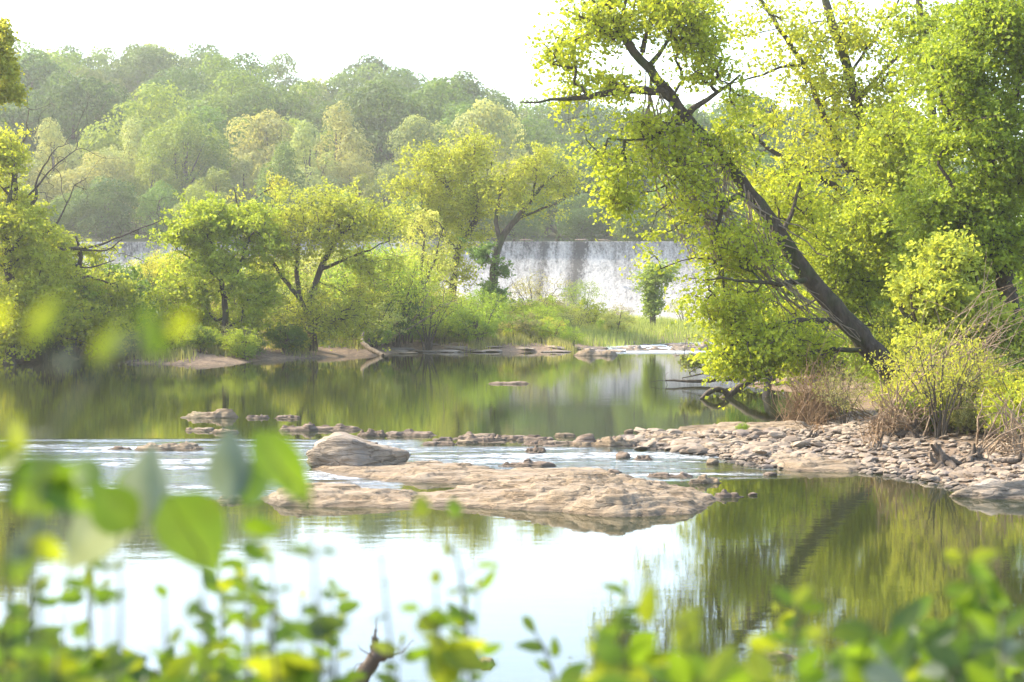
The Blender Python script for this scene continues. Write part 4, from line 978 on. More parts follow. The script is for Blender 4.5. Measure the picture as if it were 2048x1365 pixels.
# ------------------------------------------------------------------ island grass
def grass(name, label, n_, pos, hmin, hmax, color, seed, wid=0.018):
    rng = np.random.default_rng(seed); X, Y = pos(rng, n_); Z = H(X, Y); k = Z > -0.25; X, Y, Z = X[k], Y[k], Z[k]; n_ = len(X)
    h = rng.uniform(hmin, hmax, n_); a = rng.uniform(0, 6.28, n_); w = wid * rng.uniform(0.7, 1.3, n_)
    b0 = np.stack([X - np.cos(a) * w, Y - np.sin(a) * w, Z - 0.05], -1); b1 = np.stack([X + np.cos(a) * w, Y + np.sin(a) * w, Z - 0.05], -1)
    tp = np.stack([X + rng.normal(0, 0.12, n_) * h * 1.5, Y + rng.normal(0, 0.12, n_) * h * 1.5, Z + h], -1)
    V = np.stack([b0, b1, tp], 1).reshape(-1, 3)
    o = mesh_np(name, V, np.arange(n_ * 3).reshape(-1, 3), M_LEAF, tint=np.repeat(rng.random(n_), 3)); o.color = (*color, 1)
    return tag(o, label, 'grass', kind='stuff')
def gpos(rng, n_):
    px = rng.uniform(1120, 1470, n_); D = rng.uniform(96, 132, n_); return xr(px, D), D
grass('grass', 'tall fresh green grass on the low right end of the island', 16000, gpos, 0.3, 0.65, (0.15, 0.20, 0.04), 61, 0.022)
def gpos2(rng, n_):
    c = rng.integers(0, 13, n_); px = np.array([960, 985, 1120, 1290, 900, 700, 560, 1040, 1350, 300, 355, 440, 590])[c] + rng.normal(0, 16, n_); D = np.array([91, 92, 92, 101, 93, 88, 84, 92, 101, 77.5, 77.2, 79.5, 83])[c] + rng.normal(0, 0.8, n_); return xr(px, D), D
grass('grass', 'grass tufts along the stony shore of the island', 6500, gpos2, 0.2, 0.55, (0.17, 0.19, 0.05), 62, 0.02)
def gpos3(rng, n_):
    px = rng.uniform(350, 1250, n_); D = rng.uniform(84, 125, n_); x = xr(px, D); k = sdpoly(x, D, POLY_I) > 2.0; return x[k], D[k]
grass('ground_cover', 'low weeds carpeting the wooded island floor', 24000, gpos3, 0.08, 0.3, (0.10, 0.15, 0.03), 63, 0.06)

# ------------------------------------------------------------------ right bank trees
T_ = big_tree('leaning_tree', 'large dark-trunked tree leaning far out left over the river',
    [[(1812, 790, 47, 27), (1780, 738, 47, 24), (1735, 690, 47, 22), (1680, 630, 47, 20), (1620, 560, 47, 18), (1560, 470, 47, 15.5), (1500, 385, 47, 13.5), (1440, 310, 47, 12), (1370, 235, 46.5, 12), (1330, 180, 46.5, 11), (1290, 125, 46, 9), (1240, 70, 46, 9), (1222, 30, 46, 6), (1210, -40, 46, 4)],
     [(1340, 195, 46.5, 10), (1300, 178, 46, 9), (1262, 176, 46, 8), (1225, 186, 46, 7), (1150, 200, 45.5, 5), (1100, 197, 45.5, 3), (1040, 205, 45.5, 1.2)],
     [(1370, 235, 46.5, 8), (1390, 208, 46.5, 6), (1440, 190, 46.5, 4), (1480, 150, 46.5, 2)],
     [(1300, 130, 46, 6), (1305, 110, 46, 5), (1345, 85, 46, 3), (1350, 50, 46, 2)], [(1285, 105, 46, 6), (1295, 60, 46, 4), (1310, 20, 46, 3), (1330, -40, 46, 2)], [(1240, 70, 46, 6), (1245, 20, 46, 4), (1255, -30, 46, 2)], [(1230, 80, 46, 4), (1180, 40, 46, 3), (1130, 20, 46, 1.5)],
     [(1360, 235, 46.5, 5), (1325, 260, 46, 4), (1310, 282, 46, 3), (1220, 280, 45.5, 1.5)], [(1440, 310, 47, 6), (1400, 330, 46.5, 4), (1340, 370, 46, 2), (1260, 395, 46, 1)],
     [(1500, 385, 47, 6), (1455, 395, 46, 5), (1435, 420, 46, 4.5), (1432, 480, 46, 4), (1445, 540, 46, 3), (1450, 600, 46, 2)],
     [(1560, 470, 47, 6), (1590, 420, 47.5, 4), (1600, 350, 48, 2.5)], [(1620, 560, 47, 6), (1560, 570, 46, 5), (1490, 560, 45.5, 3), (1420, 560, 45.5, 1.5)], [(1690, 640, 47, 7), (1600, 640, 46, 5), (1520, 660, 45.5, 3), (1450, 700, 45, 2)], [(1735, 700, 47, 6), (1640, 700, 46, 4), (1560, 720, 45.5, 2.5)]],
    [(1125, 120, 45, 45, 45.5, 1.0, 55), (1150, 180, 60, 26, 45.5, 0.8, 40), (1205, 40, 75, 55, 46, 1.2, 90), (1330, 20, 90, 50, 46, 1.3, 90), (1230, 150, 70, 45, 46, 1.1, 60), (1400, 110, 60, 60, 46.5, 1.2, 60), (1380, 60, 50, 50, 46.5, 1.0, 40), (1460, 190, 55, 45, 46.5, 1.2, 45),
     (1190, 270, 45, 45, 45.5, 0.8, 34), (1240, 320, 45, 30, 45.5, 0.8, 20), (1240, 395, 26, 32, 45.5, 0.5, 26), (1320, 260, 60, 40, 46, 1.0, 45), (1350, 330, 60, 45, 46, 1.0, 50), (1460, 290, 60, 50, 47, 1.2, 45), (1390, 410, 70, 50, 46, 1.1, 45), (1330, 500, 55, 50, 46, 1.0, 22), (1440, 500, 60, 70, 46, 1.1, 45),
     (1410, 600, 45, 50, 45.5, 0.9, 24), (1500, 520, 60, 60, 46.5, 1.2, 40), (1480, 620, 70, 40, 45.5, 1.0, 60), (1530, 690, 100, 38, 45.5, 1.1, 130), (1480, 715, 60, 24, 45, 0.9, 60), (1620, 710, 50, 35, 46.8, 0.8, 50), (1590, 640, 50, 35, 47.6, 0.9, 50), (1610, 440, 60, 60, 48, 1.2, 40), (1560, 400, 60, 60, 48, 1.2, 30)],
    (0.215, 0.275, 0.016), 13, 0.092, 42, 0.40, dens=1.25, leafy=0.85, wob=0.05, tip=0.007, bs=1.12)
def vines():
    rng = np.random.default_rng(71); tb = Tubes()
    base = np.array(T_.location)
    tr = [(1290, 125), (1330, 180), (1370, 235), (1440, 310), (1500, 385), (1560, 470)]
    for k in range(42):
        i = rng.uniform(0, 4.8); a = np.array(tr[int(i)]) + (np.array(tr[int(i) + 1]) - tr[int(i)]) * (i % 1)
        ex = a[0] + rng.uniform(60, 240); ey = min(a[1] + rng.uniform(200, 380), 680)
        D = 46.4 + rng.uniform(-0.5, 0.5)
        sag = rng.uniform(0.5, 1.5)
        mx = a[0] + (ex - a[0]) * (0.5 - sag * 0.5); my = a[1] + (ey - a[1]) * 0.5
        q, r = resample([P(a[0], a[1], 46.6), P((a[0] * 2 + mx) / 3, (a[1] + my) / 2, D), P(mx, my, D), P((mx + ex) / 2, (my + ey) / 2, D), P(ex, ey, 46.6)], [0.014, 0.018, 0.018, 0.016, 0.012], 0.3, rng, 0.04)
        tb.add(q, r * rng.uniform(0.6, 1.5), 4)
    o = tb.build('vine', M_DEAD, T_, base); tag(o, 'thin bare brown vines hanging along the leaning trunk')
vines()
G2 = (0.20, 0.265, 0.025)
big_tree('tall_tree', 'tall sparse yellow-green tree with two steep limbs behind the leaning tree',
    [[(1900, 800, 56, 16), (1850, 620, 56, 15), (1780, 460, 56, 13), (1730, 330, 56, 12), (1715, 200, 56, 11), (1680, 90, 56, 9), (1650, 0, 56, 8), (1640, -60, 56, 6)],
     [(1760, 420, 56, 8), (1690, 330, 56, 7), (1640, 220, 56, 6), (1610, 130, 56, 5), (1560, 60, 56, 5), (1510, -20, 56, 4)], [(1610, 130, 56, 4), (1560, 135, 55.5, 3), (1500, 160, 55, 2), (1440, 170, 55, 1)], [(1715, 200, 56, 5), (1790, 120, 56, 4), (1860, 60, 56, 2)],
     [(1820, 560, 56, 7), (1740, 430, 55, 7), (1660, 365, 55, 6), (1545, 305, 55, 4.5), (1480, 250, 55, 2.5)], [(1700, 150, 56, 3), (1760, 60, 56, 3), (1800, 0, 56, 2)]],
    [(1500, 40, 60, 50, 56, 1.5, 30), (1580, 60, 60, 60, 56, 1.5, 60), (1660, 60, 60, 70, 56, 1.8, 70), (1740, 60, 70, 60, 56, 1.8, 70), (1640, 160, 80, 50, 56, 1.8, 60), (1540, 130, 50, 40, 55.5, 1.2, 16), (1720, 200, 70, 60, 56, 1.6, 60), (1640, 270, 70, 50, 56, 1.6, 50), (1540, 240, 50, 40, 55, 1.2, 18), (1700, 330, 80, 50, 56, 1.6, 70), (1600, 340, 60, 40, 55, 1.3, 45), (1540, 370, 50, 40, 55, 1.3, 40), (1780, 300, 60, 70, 56, 1.6, 60), (1800, 150, 60, 70, 56, 1.6, 55), (1780, 420, 70, 50, 56, 1.5, 60), (1680, 430, 70, 50, 55, 1.5, 60), (1480, 330, 30, 30, 55, 1.0, 14)],
    (0.225, 0.272, 0.018), 14, 0.105, 34, 0.48, dens=1.0, bs=1.08)
big_tree('tall_tree', 'tall dense green tree filling the right edge of the picture',
    [[(2060, 860, 44, 26), (2040, 700, 44, 22), (2000, 520, 44, 18), (1980, 340, 44, 14), (1960, 150, 44, 10), (1950, -20, 44, 7)], [(2000, 520, 44, 9), (1930, 420, 43.5, 6), (1880, 330, 43.5, 3)], [(1980, 340, 44, 8), (1900, 240, 43.5, 5), (1860, 120, 43.5, 3)], [(1990, 300, 44, 8), (2040, 180, 44, 5), (2060, 40, 44, 3)]],
    [(1960, 50, 70, 70, 44, 1.5, 110), (2050, 80, 60, 90, 44, 1.5, 100), (1900, 150, 50, 70, 43.5, 1.2, 80), (1990, 200, 80, 60, 44, 1.4, 110), (1920, 290, 70, 60, 43.5, 1.3, 100), (2030, 320, 60, 70, 44, 1.3, 100), (1960, 400, 80, 60, 44, 1.4, 110), (1870, 400, 60, 60, 44, 1.2, 70), (2040, 470, 50, 70, 44, 1.2, 80), (1940, 500, 80, 50, 44, 1.3, 90), (1860, 520, 60, 50, 44.5, 1.2, 60)],
    (0.150, 0.215, 0.014), 15, 0.092, 52, 0.40, dens=1.7, bs=1.08)
big_tree('tall_tree', 'leafy tree with dark limbs between the tall sparse tree and the right edge tree',
    [[(1960, 830, 52, 16), (1950, 640, 52, 14), (1900, 430, 52, 12), (1865, 240, 52, 9), (1850, 80, 52, 8), (1830, -30, 52, 6)], [(1900, 430, 52, 7), (1820, 330, 52, 5), (1780, 270, 52, 3)], [(1930, 560, 52, 8), (1830, 470, 51, 6), (1760, 400, 51, 3)], [(1940, 620, 52, 8), (1850, 600, 51, 5), (1780, 560, 51, 3)]],
    [(1840, 40, 60, 60, 52, 1.5, 60), (1850, 150, 50, 60, 52, 1.4, 55), (1820, 260, 60, 50, 52, 1.4, 60), (1760, 300, 50, 50, 52, 1.2, 45), (1830, 370, 70, 50, 51.5, 1.4, 70), (1750, 440, 70, 50, 51, 1.4, 75), (1830, 480, 70, 50, 51, 1.4, 80), (1760, 540, 70, 50, 51, 1.4, 80), (1850, 590, 80, 50, 51, 1.5, 90), (1690, 510, 60, 50, 51, 1.3, 60), (1680, 590, 60, 50, 51, 1.3, 50), (1640, 480, 50, 50, 51, 1.2, 35), (1930, 620, 70, 60, 51, 1.5, 70)],
    (0.180, 0.240, 0.016), 16, 0.10, 46, 0.44, dens=1.6, bs=1.08)
big_tree('leafy_tree', 'low light-green tree bending over the gravel behind the brush',
    [[(1900, 850, 41, 14), (1880, 760, 41, 11), (1840, 680, 41, 8), (1800, 610, 41, 5)], [(1880, 760, 41, 7), (1940, 660, 41, 5), (1960, 600, 41, 3)], [(1840, 680, 41, 5), (1830, 640, 40.5, 3), (1820, 590, 40.5, 2)]],
    [(1850, 590, 60, 45, 41, 1.0, 75), (1890, 520, 50, 40, 41, 0.9, 45), (1880, 600, 60, 50, 41, 1.1, 65), (1860, 670, 80, 40, 41, 1.1, 80), (1960, 640, 60, 50, 41, 1.1, 70), (1920, 720, 80, 40, 41, 1.1, 65), (2030, 700, 50, 60, 41, 1.0, 55), (1850, 750, 45, 30, 40.5, .9, 35)],
    (0.22, 0.275, 0.028), 17, 0.09, 42, 0.26)
big_tree('tall_tree', 'background tree closing the gap behind the leaning tree trunk',
    [[(1700, 770, 66, 12), (1690, 650, 66, 11), (1660, 520, 66, 9), (1630, 420, 66, 5)], [(1680, 620, 66, 7), (1560, 540, 66, 4)], [(1690, 650, 66, 6), (1780, 540, 66, 4)]],
    [(1620, 470, 90, 60, 66, 2.0, 90), (1560, 560, 80, 60, 66, 2.0, 80), (1700, 560, 100, 70, 66, 2.2, 110), (1800, 640, 90, 60, 66, 2.2, 90), (1600, 650, 90, 50, 66, 2.0, 80), (1700, 690, 90, 40, 66, 2.0, 70), (1480, 620, 40, 50, 66, 1.4, 25), (1850, 500, 70, 70, 66, 2, 60)],
    (0.155, 0.205, 0.018), 18, 0.125, 46, 0.46)
for px, D, h_, c, lab in [(1650, 57, 9.5, G_YEL, 'a'), (2010, 58, 11, G_DEEP, 'b'), (1900, 72, 12, G_FRESH, 'c'), (1760, 78, 12, G_FRESH, 'd'), (2130, 50, 11, G_DEEP, 'e')]:
    pass
# bushes on the right bank
for i in range(14):
    px = srng.uniform(1560, 2140); D = srng.uniform(60, 82); x = xr(px, D)
    put_shrub([0, 2][i % 2], x, D, srng.uniform(4.0, 6.5), [G_FRESH, G_BRIGHT, G_DEEP][srng.integers(0, 3)], 'far bush on the right bank', 'tall bushes behind the right bank trees', w=1.2)
for i in range(54):
    px = srng.uniform(1690, 2140); D = srng.uniform(38.5, 56) ; x = xr(px, D)
    if px < 1850 and D < 48.5: D = 49 + srng.uniform(0, 6); x = xr(px, D)
    if sdpoly(np.array([x]), np.array([D]), POLY_R)[0] < (1.2 if D > 41 else 3.2): continue
    put_shrub(int(srng.integers(0, 5)), x, D, srng.uniform(1.2, 2.6), [G_FRESH, G_BRIGHT, G_BRIGHT, G_DEEP, G_OLIVE][srng.integers(0, 5)], 'thicket bush', 'bushes on the right bank')
for i in range(16):
    px = srng.uniform(1480, 1760); D = srng.uniform(58, 84); x = xr(px, D)
    if sdpoly(np.array([x]), np.array([D]), POLY_R)[0] < 0.6: continue
    put_shrub(int(srng.integers(0, 5)), x, D, srng.uniform(1.4, 3.0), [G_FRESH, G_BRIGHT, G_DEEP][srng.integers(0, 3)], 'upstream bush', 'bushes upstream of the leaning tree')
NR = [(1487, 852, 38.6, 3, G_FRESH, 'tiny green bush sprouting from the rocky bar'), (1935, 720, 37.5, 2, G_YEL, 'leafy sapling growing above the gravel beyond the dead brush'),
      (1880, 640, 35.5, 4, G_YEL, 'thin-leaved sapling rising from the twisted stump'), (2020, 780, 34, 4, G_BRIGHT, 'sparse leafy shoots at the right edge above the gravel'), (1960, 700, 37, 2, G_YEL, 'pale leafy shrub behind the twisted stump'), (1690, 730, 41, 4, G_OLIVE, 'sparse green sprouts among the dry brown stems'), (1860, 690, 39, 4, G_YEL, 'slender shrub behind the dead brush heap')]
for px, py, D, k, c, lab in NR:
    x = xr(px, D); z = Hs(x, D); put_shrub(k, x, D, max(0.25, z_at(px, py, D) - z), c, lab, None, w=0.8 if D > 34 else 0.6)

for i in range(22):
    px = srng.uniform(1760, 2080); D = np.interp(px, [1640, 1800, 2060], [41.5, 37.5, 34.5]) + srng.uniform(-0.3, 2.0); x = xr(px, D)
    put_shrub([3, 4, 1][i % 3], x, D, srng.uniform(0.5, 1.3), [G_FRESH, G_BRIGHT, G_YEL, G_OLIVE][srng.integers(0, 4)], 'sprouting bush at the gravel edge', 'small bushes at the back of the gravel')
# dry stems, brush, stumps on the right bank
def brush(name, label, bases, tips, n_, seed, bark, r0, group=None, sag=0.2, cat='brush'):
    rng = np.random.default_rng(seed); tb = Tubes(); c0 = None
    for k in range(n_):
        b_ = bases[rng.integers(len(bases))]; t_ = tips[rng.integers(len(tips))]
        D0 = b_[2] + rng.normal(0, 0.4); x0 = xr(b_[0] + rng.normal(0, b_[3]), D0)
        p0 = np.array([x0, D0, Hs(x0, D0) - 0.05])
        p2 = P(t_[0] + rng.normal(0, t_[3]), t_[1] + rng.normal(0, t_[3] * 0.8), t_[2] + rng.normal(0, 0.5))
        ln = np.linalg.norm(p2 - p0)
        mid = (p0 + p2) / 2 + rng.normal(size=3) * 0.09 * ln + np.array([0, 0, sag * ln * 0.4])
        tt_ = np.linspace(0, 1, 8)[:, None]; q = (1 - tt_) ** 2 * p0 + 2 * tt_ * (1 - tt_) * mid + tt_ ** 2 * p2
        q[1:] += rng.normal(size=(7, 3)) * 0.022 * ln ** 0.5
        if c0 is None: c0 = p0
        rr = r0 * rng.uniform(0.5, 1.5); tb.add(q, np.linspace(rr, rr * 0.25, 8), 4)
        for s_ in range(rng.integers(1, 4)):
            i = rng.integers(2, 7); e = q[i] + (q[i] - q[i - 1]) / (np.linalg.norm(q[i] - q[i - 1]) + 1e-6) * ln * 0.12 + rng.normal(size=3) * ln * 0.10
            tb.add(np.array([q[i], (q[i] + e) / 2 + rng.normal(size=3) * 0.02, e]), [rr * 0.5, rr * 0.4, rr * 0.2], 3)
    o = tb.build(name, bark, None, c0); o.location = tuple(float(v) for v in c0); return tag(o, label, cat, group)
M_DRY = bark_material('dry_stem', (0.17, 0.10, 0.05), (0.33, 0.22, 0.12), 12)
brush('dry_weeds', 'clump of upright dry brown weed stems at the pool edge', [(1640, 0, 43, 55), (1600, 0, 42, 30)], [(1620, 760, 42.5, 35), (1680, 730, 43, 35), (1580, 790, 42, 22), (1650, 800, 42, 30)], 230, 81, M_DRY, 0.010)
brush('dry_weeds', 'sparse dry stems standing on the rocky bar', [(1620, 0, 38.5, 12), (1640, 0, 38, 10)], [(1630, 860, 38, 22), (1600, 850, 38, 25), (1655, 840, 38, 22)], 22, 82, M_DRY, 0.009)
brush('dead_brush', 'tangled heap of pale dead branches on the right bank', [(1790, 0, 36.5, 25), (1830, 0, 36.5, 25)], [(1760, 800, 36, 25), (1820, 780, 36.5, 45), (1790, 840, 36, 30), (1870, 830, 36, 35), (1750, 850, 36, 12)], 130, 83, M_STEM_TAN, 0.017)
brush('dead_brush', 'long pale stems sweeping up right from the dead brush heap', [(1780, 0, 36.8, 22), (1860, 0, 37, 30)], [(1960, 620, 37, 50), (2040, 640, 37, 60), (1900, 680, 37, 50), (2010, 720, 37, 50)], 64, 84, M_STEM_TAN, 0.014, sag=0.35)
brush('dead_brush', 'pale driftwood sticks leaning at the right edge over the gravel', [(1960, 0, 33, 30), (2060, 0, 33, 30)], [(2060, 800, 33, 40), (2000, 820, 33, 40), (2080, 850, 32.5, 30)], 44, 85, M_STEM_TAN, 0.018, sag=0.1)
brush('dry_weeds', 'dry sprouts beside the dark root on the gravel', [(1745, 0, 34.5, 6)], [(1735, 850, 34.5, 15), (1765, 800, 34.5, 20)], 14, 86, M_DRY, 0.010)
def stump(name, label, px, py, D, h, r, seed, lean=(0, 0)):
    rng = np.random.default_rng(seed); x = xr(px, D); z = Hs(x, D); p0 = np.array([x, D, z - 0.15]); tb = Tubes()
    for k in range(9):
        a = rng.uniform(0, 6.28); rr = r * rng.uniform(0.5, 1.0)
        e = p0 + np.array([math.cos(a) * r * 2.2, math.sin(a) * r * 2.2, rng.uniform(-0.02, 0.2)])
        t0 = p0 + np.array([lean[0] * h * rng.uniform(0.6, 1.1) + math.cos(a) * r * 0.5, math.sin(a) * r * 0.5, h * rng.uniform(0.7, 1.1)])
        q, rad = resample([e, (e + p0) / 2 + [0, 0, 0.16], (p0 + t0) / 2 + rng.normal(size=3) * 0.05, t0], [rr * 0.22, rr * 0.4, rr * 0.42, rr * 0.12], 0.08, rng, 0.012)
        tb.add(q, rad, 7)
    o = tb.build(name, M_DRIFT, None, p0); o.location = tuple(float(v) for v in p0); return tag(o, label, 'stump')
stump('tree_stump', 'twisted dark root stump on the gravel near the right edge', 1905, 930, 31.8, 0.50, 0.17, 91, (-0.6, 0))
stump('tree_stump', 'paler gnarled stump just right of the twisted dark one', 1945, 930, 32.2, 0.42, 0.16, 92, (0.2, 0))
stump('tree_stump', 'low dark root stump beneath the tangled dead brush', 1812, 880, 36.0, 0.45, 0.22, 93, (0.4, 0))
stump('tree_stump', 'small upright root stub alone on the gravel slope', 1757, 920, 34.0, 0.34, 0.09, 94, (0.1, 0))
stump('tree_stump', 'small brown stub on the gravel below the dry weeds', 1625, 900, 36.5, 0.30, 0.08, 95, (0.2, 0))
stump('tree_stump', 'worn stump cut off by the right edge of the picture', 2045, 915, 31.5, 0.35, 0.14, 96, (0.2, 0))
# fallen limb in the pool
bare('fallen_limb', 'crooked dark limb arching out of the pool below the leaning tree', [[(1650, 735, 55, 10), (1590, 738, 54.6, 10), (1545, 745, 54.4, 10), (1510, 750, 54, 8), (1490, 768, 53.8, 8), (1462, 784, 53.4, 7), (1442, 800, 53, 6), (1436, 806, 53, 5)],
     [(1545, 745, 54.4, 9), (1538, 765, 54.2, 8), (1530, 803, 53.4, 7)], [(1455, 788, 53.3, 6), (1440, 776, 53, 6), (1427, 776, 52.8, 6), (1417, 790, 52.6, 5), (1402, 798, 52.5, 3)]], 8, 97, M_DRIFT, 10, 'limb')
bare('dead_branch', 'dark dead branches spread flat over the water at the pool edge', [[(1560, 742, 60, 6), (1500, 752, 60, 5), (1440, 762, 60, 4), (1380, 763, 60, 3), (1331, 761, 60, 1.5)], [(1520, 748, 60, 5), (1470, 735, 60, 3), (1420, 722, 60, 2), (1370, 712, 60, 1)],
     [(1540, 745, 60, 4), (1480, 745, 60, 3), (1430, 745, 60, 2), (1365, 755, 60, 1)], [(1500, 750, 60, 4), (1450, 740, 60, 2.5), (1400, 735, 60, 1)]], 60, 98, M_DRIFT, 22)
big_tree('leafy_branch', 'low leafy twigs over the dead branches in the pool', [[(1540, 740, 60, 3), (1470, 735, 60, 2), (1400, 720, 60, 1)]], [(1385, 722, 26, 10, 60, 0.4, 22), (1440, 733, 35, 12, 60, 0.5, 30), (1490, 740, 30, 14, 60, 0.5, 30)], (0.15, 0.19, 0.04), 19, 0.08, 22, 0.18, cat='branch', ground=False)

# ------------------------------------------------------------------ foreground plants
def big_leaf(c, direction, normal, L, Wd, droop=0.3, rows=7, cup=0.25):
    """one shaped leaf: returns verts (rows*3) & quads. c = base point"""
    d = np.asarray(direction, float); d /= np.linalg.norm(d); nn = np.asarray(normal, float); nn = nn - d * (nn @ d); nn /= (np.linalg.norm(nn) + 1e-9); s = np.cross(d, nn)
    V = []
    for i in range(rows):
        t = i / (rows - 1); w = Wd * 0.5 * (math.sin(math.pi * min(1, t ** 0.75)) ** 0.85 if 0 < t < 1 else 0.02)
        ctr = c + d * L * t - nn * droop * L * t * t
        for k in (-1, -0.5, 0, 0.5, 1):
            V.append(ctr + s * w * k + nn * (abs(k) ** 1.3) * w * cup)
    Qs = []
    for i in range(rows - 1):
        for k in range(4): Qs.append([i * 5 + k, i * 5 + k + 1, i * 5 + k + 6, i * 5 + k + 5])
    return np.array(V), np.array(Qs)
def leaf_tint(V, rng):
    t = np.full(len(V), rng.uniform(0.15, 0.75)); t[2::5] += 0.35; t += (vnoise(V * 60, 3) - 0.5) * 0.35
    return np.clip(t, 0, 1)
LC = {'g': (0.13, 0.24, 0.012), 'y': (0.24, 0.32, 0.015), 'd': (0.05, 0.10, 0.02), 's': (0.17, 0.23, 0.13), 'm': (0.09, 0.17, 0.015)}
def fg_plant(label, stem, leaves, seed, group='leafy shoots in front of the camera', name='leafy_shoot', stem_r=0.0024, leafmesh=False):
    """stem: [(px,py,D)]; leaves: [(px,py,D,len_px,angle_deg,width_ratio,colour)] base at px,py pointing along angle (0=right, 90=up)"""
    rng = np.random.default_rng(seed)
    w = [P(*p) for p in stem]; base = w[0].copy(); gz = Hs(base[0], base[1])
    full = [np.array([base[0], base[1], gz - 0.05])] + w
    q, r = resample(full, np.linspace(stem_r * 1.6, stem_r * 0.6, len(full)), 0.06, rng, 0.0015)
    root = empty(name, (base[0], base[1], gz), 0, label, 'plant', group); org = np.array([base[0], base[1], gz])
    tb = Tubes(); tb.add(q, r, 6)
    acc = {}
    for (px, py, D, L, ang, wr, ck) in leaves:
        b_ = P(px, py, D); a = math.radians(ang + rng.uniform(-6, 6)); Lm = L * D / F
        d = np.array([math.cos(a), rng.uniform(-0.35, 0.35), math.sin(a)])
        nn = np.array([rng.uniform(-0.35, 0.35), -1.0 if rng.random() < 0.75 else 1, rng.uniform(0.1, 0.8)])
        V, Qd = big_leaf(b_, d, nn, Lm, Lm * wr, rng.uniform(0.05, 0.35), cup=rng.uniform(0.1, 0.4))
        # petiole to nearest stem point
        j = int(np.argmin(np.linalg.norm(q - b_, axis=1))); s0 = q[j]
        if np.linalg.norm(s0 - b_) > 0.004: tb.add(np.array([s0, (s0 + b_) / 2 + [0, 0, -0.004], b_]), [stem_r * 0.6, stem_r * 0.5, stem_r * 0.4], 4)
        if leafmesh: acc.setdefault(ck, []).append((V, Qd))
        else:
            o = mesh_np('leaf', V - org, Qd, M_LEAF_NEAR, tint=leaf_tint(V, rng), smooth=True); o.color = (*LC[ck], 1); o.parent = root
    for ck, lst in acc.items():
        Vs, Qs, tt, off = [], [], [], 0
        for V, Qd in lst: Vs.append(V); Qs.append(Qd + off); off += len(V); tt.append(leaf_tint(V, rng))
        o = mesh_np('foliage', np.vstack(Vs) - org, np.vstack(Qs), M_LEAF_NEAR, tint=np.concatenate(tt), smooth=True); o.color = (*LC[ck], 1); o.parent = root
    o = tb.build('stem', M_STEMG, None, org); o.parent = root
    return root
M_STEMG, n, l, b = mat('green_stem'); b.inputs['Base Color'].default_value = (0.045, 0.05, 0.018, 1); b.inputs['Roughness'].default_value = 0.6
